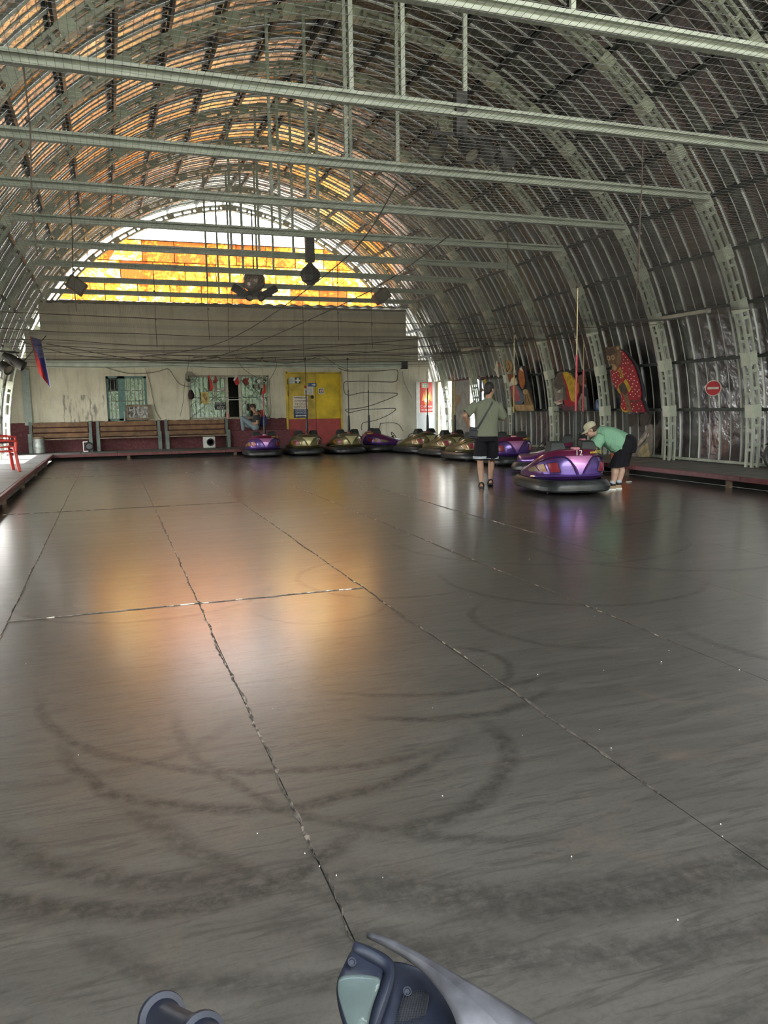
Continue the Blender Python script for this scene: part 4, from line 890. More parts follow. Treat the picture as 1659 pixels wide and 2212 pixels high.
# tubes in the middle of the right wall and other fittings
TUBE = mat('fluorescent_tube_housing', (.62, .60, .50), .5)
for lab, y0, y1, z in (('white tube light on the right wall above the round no entry sign', 13.3, 12.0, 3.1), ('white tube light on the right wall behind the standing man', 22.7, 21.4, 3.14)):
    x = XC+half(z, -.0); t = thing('tube_light', lab, 'light', (x, (y0+y1)/2, z))
    obj('housing', MB().box((x+.0, (y0+y1)/2, z), (.07, abs(y0-y1), .075)), TUBE, t, smooth=False, bevel=.01); obj('end_cap', MB().box((x, y0, z), (.08, .06, .085)).box((x, y1, z), (.08, .05, .085)), mat('grey_end_cap', (.5, .5, .45), .5), t, smooth=False); obj('bracket', MB().box((x+.12, (y0+y1)/2, z+.02), (.22, .05, .03)), DKGREEN, t, smooth=False)
# stage lights under the ties
LAMPB = mat('dusty_black_lamp', (.05, .047, .044), .6, .1, .3); LAMPG = mat('dusty_lamp_glass', (.22, .20, .16), .3)
def par_can(t, p, d, r=.11, L=.28):
    p = V(p); d = V(d).normalized(); a = d.orthogonal().normalized(); M = frame(p, a, d.cross(a), d)
    o = obj('lamp_can', MB().lathe([(r*.55, -L*.6), (r*.9, -L*.3), (r, L*.4), (r*1.05, L*.42), (r*.9, L*.4), (r*.8, L*.2)], 14, M), LAMPB, t); obj('lens', MB().lathe([(r*.85, L*.25), (r*.85, L*.28)], 14, M), LAMPG, o)
    obj('yoke', MB().tube([M @ V((r*1.15, 0, 0)), M @ V((r*1.15, 0, -.1))+V((0, 0, .12)), M @ V((-r*1.15, 0, -.1))+V((0, 0, .12)), M @ V((-r*1.15, 0, 0))], .01, 5), LAMPB, t)
t = thing('spotlight_cluster', 'cluster of dusty stage lamps under the near tie beam', 'lamp', (4.3, 8.85, 4.8))
obj('mount', MB().box((4.12, 8.86, 4.83), (.14, .1, .5)), LAMPB, t, smooth=False); obj('crossbar', MB().tube([(3.75, 8.86, 4.6), (4.75, 8.86, 4.6)], .02, 6), LAMPB, t)
for p, d in (((3.85, 8.9, 4.45), (-.5, -.5, -.6)), ((4.2, 8.8, 4.42), (.2, -.6, -.7)), ((4.5, 8.9, 4.45), (.5, -.3, -.6)), ((4.75, 8.95, 4.42), (.7, .2, -.5))): par_can(t, p, d)
t = thing('column_lamp', 'black box column with a faceted lamp head hanging from the fifth tie', 'lamp', (4.55, rib_y(5)-.2, 4.9))
y = rib_y(5)-.3; obj('column', MB().box((4.53, y, 5.02), (.2, .16, .6)), LAMPB, t, smooth=False, bevel=.01); obj('lamp_head', MB().lathe([(.05, 4.7), (.1, 4.64), (.22, 4.52), (.24, 4.42), (.2, 4.30), (.12, 4.26), (.1, 4.22)], 8, Matrix.Translation((4.53, y, 0))), LAMPB, t, smooth=False); obj('neck', MB().tube([(4.53, y, 4.68), (4.53, y, 4.74)], .05, 8), LAMPB, t)
t = thing('mirror_ball', 'round lamp ball with spread side lamps hanging before the gable', 'lamp', (4.05, rib_y(7)-.2, 4.85))
y = rib_y(7)-.3; obj('ball', MB().sphere((4.05, y, 4.98), .32, 18, 12), mat('dusty_ball_facets', (.30, .24, .20), .35, .5, .4, 40), t, smooth=False); obj('rod', MB().tube([(4.05, y, 5.2), (4.05, y, 6.9)], .02, 6), LAMPB, t)
obj('side_arm', MB().box((4.05, y, 4.62), (1.0, .16, .14)).box((3.62, y, 4.7), (.42, .18, .2), Matrix.Rotation(.5, 3, 'Y')).box((4.5, y, 4.7), (.42, .18, .2), Matrix.Rotation(-.5, 3, 'Y')), LAMPB, t, smooth=False, bevel=.02); par_can(t, (3.9, y-.1, 4.55), (-.2, -.6, -.6), .1, .24); par_can(t, (4.2, y-.1, 4.55), (.2, -.6, -.6), .1, .24)
for x, lab, sg in ((-.62, 'square floodlight under the ties at the left end of the gable', 1), (7.85, 'square floodlight under the ties at the right end of the gable', -1)):
    y = rib_y(7)-.3; t = thing('floodlight', lab, 'lamp', (x, y, 4.8)); R = Matrix.Rotation(sg*.6, 3, 'Y')
    obj('housing', MB().box((x, y, 4.68), (.46, .3, .34), R), mat('brown_lamp_housing', (.16, .09, .06), .6), t, smooth=False, bevel=.02); obj('glass', MB().box(V((x, y-.16, 4.68)), (.38, .02, .27), R), LAMPG, t, smooth=False); obj('bracket', MB().box((x, y+.05, 4.86), (.1, .06, .12)), LAMPB, t, smooth=False)
t = thing('wall_spotlight', 'black cylindrical spotlight on the left ribs beside the flag', 'lamp', (-2.0, 20.2, 2.7))
par_can(t, (-1.98, 20.0, 2.58), (.85, -.2, -.55), .12, .5); par_can(t, (-2.2, 20.1, 2.45), (.5, -.6, -.5), .12, .3); obj('arm', MB().bar((-2.45, 20.3, 2.85), (-1.9, 20.0, 2.78), .04, .04), LAMPB, t, smooth=False)
# flag on the left rib
t = thing('tricolour_flag', 'white, blue and red flag hanging from a black staff at the left ribs', 'flag', (-1.75, 24.2, 3.0))
def flagstrip(u0, u1, m, nm):
    vs = []; fs = []; n, q = 8, 10
    for j in range(q+1):
        for i in range(n+1):
            v = j/q; u = u0(v)+(u1(v)-u0(v))*i/n; w = .55-.16*v
            vs.append((-1.98+.16*v+u*w*.62+.10*v*u, 24.2+.05*math.sin(u*9+v*2), 3.52-1.02*v-.38*u*v-.12*u))
    for j in range(q):
        for i in range(n): k = j*(n+1)+i; fs.append((k, k+1, k+n+2, k+n+1))
    obj(nm, MB().add(vs, fs), m, t)
flagstrip(lambda v: 0, lambda v: .12+.75*max(0, v-.25), FR2, 'red_stripe'); flagstrip(lambda v: .12+.75*max(0, v-.25), lambda v: .80, FBL, 'blue_stripe'); flagstrip(lambda v: .80, lambda v: .88-.06*v, FWH, 'white_stripe'); obj('staff', MB().tube([(-2.3, 24.3, 2.72), (-1.55, 24.2, 3.55)], .014, 6), BLACK, t)
# ================================================================ painted board figures on the right wall
def paint(n, c): return mat('board_paint_'+n, c, .55, 0, .28, 9, .05, 60)
def board_frame(z_lo, y_left, off=.16):        # leaning frame in front of the purlins, x to the right along the wall
    a = V((XC+half(1.2, .275)-off, y_left, 1.2)); b = V((XC+half(2.7, .275)-off, y_left, 2.7)); v = (b-a).normalized()
    o = a+v*((z_lo-1.2)/v.z); x = V((0, -1, 0)); return frame(o, x, v, x.cross(v))
def ell(cx, cy, rx, ry, n=14): return [(cx+rx*math.cos(6.2832*i/n), cy+ry*math.sin(6.2832*i/n)) for i in range(n)]
class Board:
    def __init__(s, name, label, cat, M, ox, oy, sx, sy):
        s.M, s.k = M, (ox, oy, sx, sy); s.t = thing(name, label, cat, M.translation)
    def c(s, pts): ox, oy, sx, sy = s.k; return [((x-ox)*sx, (oy-y)*sy) for x, y in pts]
    def add(s, nm, pts, m, lv=1, th=.018, dz=0):
        if len(pts) >= 6:
            for _ in range(2): pts = [q for (a, b), (c, d) in zip(pts, pts[1:]+pts[:1]) for q in ((a*.8+c*.2, b*.8+d*.2), (a*.2+c*.8, b*.2+d*.8))]
        obj(nm, MB().prism(s.c(pts), th+.004*lv, s.M @ Matrix.Translation((0, 0, dz))), m, s.t, smooth=False); return s
    def many(s, nm, cs, r, m, lv):
        mb = MB()
        for x, y in cs: mb.prism(s.c(ell(x, y, r, r*1.2, 7)), .018+.004*lv, s.M)
        obj(nm, mb, m, s.t, 'stuff', smooth=False); return s
    def line(s, nm, pts, w, m, lv):
        mb = MB(); q = s.c(pts)
        for a, b in zip(q[:-1], q[1:]):
            d = V((b[0]-a[0], b[1]-a[1], 0)).normalized(); e = V((-d.y, d.x, 0))*w
            mb.prism([(a[0]+e.x, a[1]+e.y), (a[0]-e.x, a[1]-e.y), (b[0]-e.x, b[1]-e.y), (b[0]+e.x, b[1]+e.y)], .018+.004*lv, s.M)
        obj(nm, mb, m, s.t, smooth=False); return s
BRN, BRD, TAN, RED, YLW, WHT, BLK = paint('brown', (.13, .075, .04)), paint('dark_brown', (.055, .04, .03)), paint('tan', (.40, .27, .13)), paint('red', (.33, .012, .025)), paint('yellow', (.52, .34, .03)), paint('white', (.62, .58, .48)), paint('black', (.012, .012, .016))
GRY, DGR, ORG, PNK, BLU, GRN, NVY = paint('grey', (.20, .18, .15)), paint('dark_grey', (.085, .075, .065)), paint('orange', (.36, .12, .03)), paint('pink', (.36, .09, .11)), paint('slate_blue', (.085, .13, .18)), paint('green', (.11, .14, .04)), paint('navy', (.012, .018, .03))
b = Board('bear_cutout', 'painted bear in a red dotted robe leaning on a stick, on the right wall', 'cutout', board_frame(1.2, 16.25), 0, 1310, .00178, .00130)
robe = [(705, 215), (760, 240), (850, 370), (930, 500), (965, 640), (985, 780), (1000, 900), (1000, 1010), (965, 1075), (985, 1110), (1010, 1190), (1040, 1300), (600, 1300), (560, 1250), (555, 1180), (575, 1120), (610, 980), (540, 930), (470, 820), (435, 690), (450, 520), (600, 500), (690, 380)]
b.add('shadow_backing', [(x+58 if x > 620 else x+8, y+14) for x, y in robe]+[(680, 190)], NVY, 0, .01, -.02).add('robe', robe, RED, 1)  # dark copy of the outline, offset right as the figure's painted shadow
b.add('robe_skirt', [(760, 1105), (985, 1105), (1010, 1190), (1040, 1300), (765, 1300)], paint('deep_red', (.24, .01, .02)), 2).line('belt', [(770, 1095), (870, 1110), (980, 1085)], .012, BRD, 3)
b.add('head', [(395, 150), (432, 120), (472, 150), (520, 135), (600, 135), (625, 140), (660, 128), (695, 160), (700, 200), (715, 330), (700, 410), (650, 480), (580, 550), (540, 575), (490, 530), (450, 480), (455, 440), (420, 370), (400, 300), (410, 210)], BRN, 2)
b.add('brow', [(430, 200), (520, 150), (590, 180), (600, 260), (480, 290), (420, 290)], BRD, 3).add('ear', ell(665, 170, 30, 34), TAN, 3).add('ear', ell(430, 160, 22, 26), BRD, 3).add('cheek_fur', [(640, 250), (700, 220), (705, 400), (640, 470), (600, 400)], paint('fur_brown', (.19, .115, .06)), 3)
b.add('muzzle', [(455, 470), (485, 425), (565, 460), (590, 520), (540, 570), (490, 530)], TAN, 3).add('nose', [(448, 470), (498, 455), (502, 490), (482, 512)], BLK, 4)
for x, y in ((443, 325), (540, 322)): b.add('eye_patch', ell(x, y, 34, 46), TAN, 4); b.add('eye', ell(x-4, y, 17, 20), BLK, 5); b.add('eye_glint', ell(x-9, y-5, 5, 6, 8), WHT, 6)
b.add('collar', [(620, 540), (660, 500), (700, 690), (645, 700)], YLW, 3).line('collar_pattern', [(632, 560), (672, 575), (640, 610), (682, 640), (655, 670), (690, 690)], .007, BRD, 4)
b.add('cuff', [(690, 760), (740, 712), (822, 890), (770, 950)], YLW, 3).add('cuff', [(535, 900), (570, 812), (640, 770), (652, 790), (590, 870), (605, 990), (560, 950)], YLW, 3)
b.add('stick', [(640, 950), (735, 975), (780, 1300), (698, 1300)], paint('bark', (.22, .13, .06)), 3).line('stick_grain', [(690, 1010), (730, 1100), (715, 1180), (755, 1280)], .006, BRD, 4).add('paw', [(575, 850), (620, 790), (700, 770), (735, 850), (740, 940), (690, 1010), (650, 960), (600, 940)], BRD, 4)
b.add('hem_band', [(552, 1180), (590, 1248), (640, 1282), (712, 1255), (690, 1300), (620, 1300), (570, 1260)], YLW, 3)
b.many('robe_dot', [(712, 235), (752, 285), (793, 343), (748, 382), (825, 387), (778, 443), (723, 448), (827, 443), (897, 492), (708, 525), (835, 545), (896, 585), (463, 548), (510, 607), (562, 590), (602, 570), (473, 632), (525, 678), (597, 652), (632, 686), (487, 712), (567, 733), (524, 765), (470, 793), (510, 828), (690, 577), (716, 632), (757, 618), (850, 640), (795, 670), (911, 680), (772, 730), (846, 718), (811, 750), (901, 748), (961, 782), (865, 805), (842, 858), (934, 845), (889, 906), (973, 917), (840, 940), (937, 945), (790, 990), (893, 985), (843, 1027), (957, 1020), (637, 1095), (592, 1152), (681, 1140), (631, 1228), (790, 1147), (904, 1168), (983, 1187), (827, 1200), (801, 1241), (927, 1240), (866, 1296)], 9, WHT, 3)
for q in ([(610, 1340), (760, 1340), (765, 1420), (720, 1520), (660, 1585), (600, 1570), (590, 1510)], [(850, 1340), (1040, 1340), (1030, 1420), (960, 1540), (890, 1565), (830, 1545), (840, 1470)]): b.add('foot', q, paint('foot_brown', (.05, .04, .033)), 0, .018, -.09)
b = Board('fox_cutout', 'painted fox in pink apron and blue skirt beside a stump on the right wall', 'cutout', board_frame(1.24, 20.62), 440, 880, .0039, .00204)
b.add('shadow_backing', [(650, 250), (760, 260), (815, 880), (560, 870), (600, 560)], NVY, 0, .01, -.02)  # dark shape offset right, painted shadow of the fox
b.add('tail', [(720, 270), (745, 330), (740, 500), (690, 590), (655, 520), (655, 380), (690, 290)], ORG, 1).add('tail_tip', [(692, 290), (720, 270), (742, 335), (705, 312)], WHT, 2)
b.add('base_block', [(540, 790), (800, 795), (803, 878), (540, 878)], TAN, 1).add('stump', [(690, 630), (765, 615), (800, 800), (680, 800)], paint('stump_bark', (.25, .16, .06)), 2).add('stump_top', ell(725, 612, 38, 34), TAN, 3).line('bark_line', [(715, 650), (705, 790)], .012, BRD, 3).line('bark_line', [(740, 650), (760, 790)], .012, BRD, 3)
b.add('skirt', [(600, 500), (660, 560), (692, 680), (672, 775), (560, 788), (510, 750), (540, 600)], BLU, 2).add('apron', [(530, 500), (590, 480), (635, 620), (640, 742), (530, 745), (505, 640)], PNK, 3)
b.add('blouse', [(440, 420), (500, 350), (580, 370), (630, 450), (622, 512), (560, 505), (480, 545), (440, 500)], WHT, 4).add('shawl', [(445, 410), (500, 345), (590, 360), (615, 410), (560, 400), (530, 470), (480, 440)], paint('rust_shawl', (.26, .08, .025)), 5)
b.add('kerchief', ell(545, 240, 52, 84), TAN, 3).add('head', [(352, 172), (420, 190), (452, 163), (495, 235), (510, 310), (480, 335), (430, 320), (408, 240)], ORG, 4).add('muzzle', [(430, 312), (530, 325), (545, 345), (470, 355)], WHT, 5).add('nose', ell(378, 180, 16, 14, 8), WHT, 5).line('pattern', [(540, 200), (560, 260), (530, 290)], .014, BRD, 4)
b.add('wooden_gate', [(440, 690), (470, 680), (530, 880), (440, 880)], paint('gate_brown', (.13, .06, .045)), 1)
b = Board('dove_cutout', 'white painted dove fixed high between the fox and the standing man', 'cutout', board_frame(2.22, 21.1, .20), 275, 325, .0039, .00204)
b.add('bird', [(345, 70), (352, 130), (335, 230), (340, 320), (320, 325), (300, 235), (275, 215), (310, 160)], WHT, 1)
b = Board('wolf_cutout', 'painted grey wolf in a red and yellow coat beside the blue jug', 'cutout', board_frame(1.24, 18.2), 1055, 885, .0036, .00204)
b.add('shadow_backing', [(1370, 400), (1440, 560), (1520, 620), (1510, 885), (1330, 880)], NVY, 0, .01, -.02)  # dark shape offset right, painted shadow of the wolf
b.add('legs', [(1390, 780), (1450, 670), (1500, 720), (1490, 880), (1400, 880)], GRY, 1).add('leg_shade', [(1440, 740), (1470, 720), (1450, 870), (1425, 870)], BRD, 2).add('lower_coat', [(1180, 800), (1400, 820), (1400, 882), (1190, 882)], paint('plum', (.10, .045, .06)), 1)
b.add('head', [(1090, 470), (1120, 530), (1180, 410), (1250, 385), (1290, 520), (1260, 700), (1200, 760), (1130, 805), (1080, 770), (1060, 742), (1110, 710), (1098, 600)], GRY, 2).add('head_shade', [(1120, 540), (1185, 420), (1245, 400), (1260, 520), (1200, 620), (1130, 590)], DGR, 3)
b.add('coat', [(1240, 395), (1300, 420), (1400, 500), (1430, 600), (1390, 820), (1230, 830), (1215, 720), (1270, 600)], RED, 3).add('cape', [(1252, 385), (1330, 400), (1400, 500), (1420, 590), (1380, 772), (1312, 762), (1300, 560)], YLW, 4).add('sleeve', [(1395, 560), (1440, 530), (1430, 640), (1385, 740)], ORG, 5)
b.add('paw', [(1418, 470), (1490, 438), (1532, 500), (1510, 560), (1460, 577)], BRN, 5).add('jaw', [(1080, 770), (1190, 740), (1185, 790), (1130, 806)], WHT, 4).add('tongue', [(1130, 770), (1190, 745), (1180, 775)], RED, 5).add('eye', [(1150, 640), (1195, 610), (1190, 650)], WHT, 4).add('nose', ell(1070, 745, 16, 18, 8), BLK, 5).add('knife_tip', [(1050, 650), (1062, 650), (1066, 720), (1056, 720)], WHT, 5).add('sash', [(1235, 560), (1275, 540), (1265, 740), (1230, 740)], DGR, 5)
b = Board('green_cutout', 'green painted figure on the right wall behind the standing man', 'cutout', board_frame(1.1, 22.35), 0, 880, .0040, .00204)
b.add('body', [(120, 330), (160, 480), (215, 560), (250, 760), (330, 900), (90, 900), (40, 560), (100, 480)], GRN, 1).add('butterfly', [(95, 340), (130, 320), (135, 385), (105, 390)], YLW, 2).add('hat', [(-10, 530), (20, 425), (70, 500)], TAN, 2)
b = Board('rock_cutout', 'triangular grey and tan painted rock standing against the right wall', 'cutout', frame((XC+half(.3, .275)-.22, 14.98, .21), (0, -1, 0), V((.12, 0, 1)).normalized(), V((0, -1, 0)).cross(V((.12, 0, 1)).normalized())), 870, 2150, .0021, .00128)
b.add('rock', [(870, 2150), (960, 1990), (1090, 1760), (1180, 1560), (1240, 1600), (1270, 1900), (1275, 2150)], paint('rock_grey', (.15, .135, .115)), 1).add('lit_face', [(900, 2110), (1180, 1690), (1200, 1760), (960, 2060)], paint('rock_pale', (.33, .30, .24)), 2).add('tan_face', [(1060, 2080), (1110, 1960), (1190, 1890), (1260, 2130), (1080, 2145)], paint('rock_tan', (.30, .25, .13)), 2).line('crack', [(1180, 1700), (1150, 1850), (1060, 1980)], .01, BRD, 3)
# round traffic sign
n = V((-.86, -.51, 0)); M = frame((XC+half(1.68, .275)-.12, 12.36, 1.68), (n.y*-1*-1, -n.x*-1*-1, 0) if 0 else V((-n.y, n.x, 0))*-1*-1, (0, 0, 1), n)
xa = V((0, 0, 1)).cross(n); M = frame((XC+half(1.68, .275)-.13, 12.36, 1.68), xa, (0, 0, 1), n)
t = thing('no_entry_sign', 'round red no entry sign with a white bar on the right wall', 'sign', M.translation)
obj('disc', MB().lathe([(.152, 0), (.155, .008), (.15, .012)], 28, M), WHT, t); obj('red_field', MB().lathe([(.138, .01), (.138, .016)], 28, M), mat('sign_red', (.40, .02, .03), .35), t); obj('white_bar', MB().box(M @ V((0, 0, .018)), (.21, .045, .006), M.to_3x3()), WHT, t, smooth=False); obj('bracket', MB().tube([M @ V((0, 0, 0)), M @ V((-.04, -.02, -.14))], .012, 6), DKGREEN, t)
obj('lamp_stub', MB().sphere(M @ V((-.16, .03, -.02)), .03, 8, 6), WHT, t)
tag(obj('blue_jug', MB().lathe([(.10, 0), (.11, .02), (.11, .2), (.09, .26), (.04, .28), (.035, .31)], 14, Matrix.Translation((XC+half(1.25, .275)-.15, 16.15, 1.245))), mat('blue_plastic', (.03, .08, .22), .35, 0, .3, 20)), 'blue plastic jug on the wall rail beside the wolf', 'jug')
obj('rail_shelf', MB().box((XC+half(1.22, .275)-.14, 18.5, 1.225), (.24, 5.2, .02)), DKGREEN, wall_right, smooth=False)
# ---- red plastic chairs, left deck
RPL = mat('red_plastic', (.48, .03, .025), .35, 0, .1)
def chair(label, x, y, z, rot):
    t = thing('plastic_chair', label, 'chair', (0, 0, 0), 'red plastic chairs on the left deck')
    obj('seat', MB().box((0, 0, .42), (.46, .44, .03)).box((0, -.215, .40), (.46, .02, .06)), RPL, t, bevel=.012)
    for sx in (-1, 1):
        for sy in (-1, 1): obj('leg', MB().loft([[V((sx*w1+d[0], sy*w2+d[1], zz)) for d in ((-.03, -.03), (.03, -.03), (.03, .03), (-.03, .03))] for w1, w2, zz in ((.26, .25, 0), (.22, .20, .43))], True, True), RPL, t, bevel=.008)
        obj('armrest', MB().tube([(sx*.25, -.22, .42), (sx*.27, -.23, .62), (sx*.27, -.05, .65), (sx*.26, .2, .64)], .026, 6), RPL, t)
    bk = MB()
    for i in range(5): bk.bar((-.16+.08*i, .2, .43), (-.17+.085*i, .29, .82), .045, .015)
    bk.tube([(-.23, .2, .42), (-.24, .28, .78), (-.18, .30, .86), (0, .31, .88), (.18, .30, .86), (.24, .28, .78), (.23, .2, .42)], .022, 6); obj('backrest', bk, RPL, t)
    t.location = (x, y, z); t.rotation_euler = (0, 0, rot); return t
chair('red plastic chair, lower one of the stack on the left deck', -2.16, 17.9, .2, 1.9); chair('red plastic chair, upper one of the stack on the left deck', -2.175, 17.9, .29, 1.9)
tag(obj('brown_rag', MB().loft([[V((-2.14+.22*math.cos(a*.8)*s, 17.85+.2*math.sin(a*.8)*s, .80+.03*math.sin(a*2.3)*s+(.03 if s < .5 else 0))) for a in range(8)] for s in (1, .6, .1)], True, True), mat('brown_cloth', (.10, .045, .035), .9)), 'crumpled brown rag lying on the stacked red chairs', 'cloth')
# ---- motorcycle parked at the right wall
t = thing('parked_motorcycle', 'black motorcycle at the right edge, only its front wheel in view', 'motorcycle', (10.95, 10.2, .2))
M = frame((10.86, 10.36, .47), (.45, -.9, 0), (0, 0, 1), V((.45, -.9, 0)).cross(V((0, 0, 1))))
obj('tyre', MB().tube([M @ V((.24*math.cos(a*.2618), .24*math.sin(a*.2618), 0)) for a in range(25)], .048, 10), BLACK, t); obj('wheel_rim', MB().tube([M @ V((.185*math.cos(a*.2618), .185*math.sin(a*.2618), 0)) for a in range(25)], .016, 6), STEEL, t)
sp = MB()
for i in range(12): sp.tube([M @ V((.02*math.cos(i*.5236), .02*math.sin(i*.5236), .02)), M @ V((.185*math.cos(i*.5236+.3), .185*math.sin(i*.5236+.3), 0))], .004, 4)
obj('spokes', sp.lathe([(.04, -.05), (.04, .05)], 12, M), STEEL, t)
fd = MB(); fd.loft([[M @ V((r*math.cos(a), r*math.sin(a), w)) for r, w in ((.31, -.07), (.325, 0), (.31, .07), (.30, .07), (.315, 0), (.30, -.07))] for a in [.5+i*.2 for i in range(11)]], True, True); obj('fender', fd, BLACK, t)
obj('fork', MB().tube([M @ V((0, 0, .075)), M @ V((.28, .62, .075))], .02, 8).tube([M @ V((0, 0, -.075)), M @ V((.28, .62, -.075))], .02, 8), STEEL, t); obj('engine', MB().box(M @ V((.62, .06, 0)), (.4, .34, .26), M.to_3x3()), DARK, t, bevel=.03); obj('rear_wheel', MB().tube([M @ V((1.25+.24*math.cos(a*.2618), .24*math.sin(a*.2618), 0)) for a in range(25)], .05, 10), BLACK, t); obj('frame_tube', MB().tube([M @ V((.24, .55, 0)), M @ V((.4, .3, 0)), M @ V((1.25, .0, .09))], .025, 8).tube([M @ V((.24, .5, 0)), M @ V((.9, .36, 0)), M @ V((1.25, 0, -.09))], .025, 8), BLACK, t); obj('saddle', MB().box(M @ V((.85, .42, 0)), (.7, .1, .24), M.to_3x3()), BLACK, t, bevel=.04)
tag(obj('orange_box', MB().box((10.3, 14.05, .68), (.42, .3, .1), Matrix.Rotation(.25, 3, 'Y')).box((10.3, 14.05, .44), (.34, .24, .42)), mat('orange_plastic', (.60, .12, .02), .4), bevel=.02), 'orange lidded box behind the back of the bending person', 'box')
tag(obj('white_scrap', MB().box((8.78, 11.72, .01), (.12, .05, .014), Matrix.Rotation(.4, 3, 'Z')), WHITE, bevel=.003), 'small white scrap on the rink floor beside the right curb', 'scrap')
# ================================================================ trees behind the gable
LEAFM = mat('sunlit_leaf', (.20, .30, .07), .6, 0, .4, 3); TRK = mat('grey_bark', (.12, .09, .06), .9, 0, .3, 6)
for i, (x, y, h, r) in enumerate(((1.0, 37, 7.5, 2.6), (6.0, 40, 9.0, 2.6), (11.5, 36, 7.5, 2.8))):
    t = thing('tree', ['leafy tree behind the left half of the gable panels', 'taller leafy tree behind the middle of the gable panels', 'leafy tree behind the right half of the gable panels'][i], 'tree', (x, y, -.16))
    obj('trunk', MB().tube([(x, y, -.16), (x+.1, y, h*.4), (x-.1, y+.1, h*.85)], [.2, .15, .05], 8), TRK, t)
    rl = random.Random(i); vs = []; fs = []
    for j in range(2600):
        while True:
            q = V((rl.uniform(-1, 1), rl.uniform(-1, 1), rl.uniform(-1, 1)))
            if .35 < q.length < 1 and noise.noise(q*2.2+V((i*5, 0, 0))) > -.18: break
        c = V((x+q.x*r, y+q.y*r, h*.72+q.z*h*.34)); R = Matrix.Rotation(rl.uniform(0, 6.28), 3, 'Z') @ Matrix.Rotation(rl.uniform(0, 3), 3, 'X'); o = len(vs); s_ = rl.uniform(.07, .13)
        vs += [c+R @ V(p) for p in ((-s_, 0, 0), (0, -s_*.5, .02), (s_, 0, 0), (0, s_*.5, .02))]; fs.append((o, o+1, o+2, o+3))
    me = bpy.data.meshes.new('foliage'); me.from_pydata([tuple(v) for v in vs], [], fs); me.update(); link('foliage', me, LEAFM, t, 'stuff')

# added unseen trees behind the camera, cutting sky light through the open front
t = thing('sky_block_trees', 'added row of unseen trees that cuts sky light at the open front', 'trees', (4, -16, -.16)); t['kind'] = 'stuff'; rl = random.Random(9); vs = []; fs = []
for j in range(5200):
    c = V((rl.uniform(-22, 30), -16+rl.uniform(-2, 2), rl.uniform(.6, 6.8+1.2*math.sin(j)))); R = Matrix.Rotation(rl.uniform(0, 6.28), 3, 'Z') @ Matrix.Rotation(rl.uniform(.4, 2.6), 3, 'X'); o = len(vs); s_ = rl.uniform(.3, .55)
    vs += [c+R @ V(p) for p in ((-s_, 0, 0), (0, -s_*.6, .02), (s_, 0, 0), (0, s_*.6, .02))]; fs.append((o, o+1, o+2, o+3))
me = bpy.data.meshes.new('foliage'); me.from_pydata([tuple(v) for v in vs], [], fs); me.update(); link('foliage', me, LEAFM, t, 'stuff')
for i in range(9): obj('trunk', MB().tube([(-20+i*6, -16, -.16), (-20+i*6.1, -16, 6)], [.28, .12], 8), TRK, t)
# ================================================================ people
def m_skin(name, c):
    m = mat(name, c, .5, 0, .08, 14, .08, 90); b = m.node_tree.nodes['Principled BSDF']; b.inputs['Subsurface Weight'].default_value = .12; b.inputs['Subsurface Radius'].default_value = (.02, .008, .005); b.inputs['Subsurface Scale'].default_value = .5; return m
SKIN = m_skin('tanned_skin', (.42, .24, .165)); SKINP = m_skin('pale_skin', (.56, .36, .28))
def m_cloth(name, c, folds=.35, fs=7, heather=0.):
    m, nt, b = nodes(name); p = pos_(nt, None, 'Object'); f = noise_(nt, pos_(nt, (1.6, 1.6, .55), 'Object'), fs, 3, .5, 1.2)
    w = noise_(nt, p, 160, 2); g = noise_(nt, p, 45, 3, .7)
    cc = mixc(nt, math_(nt, 'MULTIPLY', g, heather), c, tuple(x*.5 for x in c)); cc = mixc(nt, .25, cc, ramp(nt, w, [(.3, tuple(x*.7 for x in c)), (.7, tuple(min(1, x*1.2) for x in c))]))
    nt.links.new(cc, b.inputs['Base Color']); b.inputs['Roughness'].default_value = .85; b.inputs['Sheen Weight'].default_value = .03; b.inputs['Specular IOR Level'].default_value = .25
    bump_(nt, b, math_(nt, 'ADD', f, math_(nt, 'MULTIPLY', w, .04)), folds, .06); MC[name] = m; return m
def bake(name, mb, m, parent, voxel=.008, it=6, fac=.5, kind=None):
    me = mb.mesh(name+'_raw'); o = bpy.data.objects.new(name+'_raw', me); COL.objects.link(o)
    r = o.modifiers.new('r', 'REMESH'); r.mode = 'VOXEL'; r.voxel_size = voxel; r.use_smooth_shade = True
    s = o.modifiers.new('s', 'SMOOTH'); s.factor = fac; s.iterations = it
    bpy.context.view_layer.update(); q = bpy.data.meshes.new_from_object(o.evaluated_get(bpy.context.evaluated_depsgraph_get()))
    bpy.data.objects.remove(o); bpy.data.meshes.remove(me); q.materials.clear(); q.name = name
    return link(name, q, m, parent, kind)
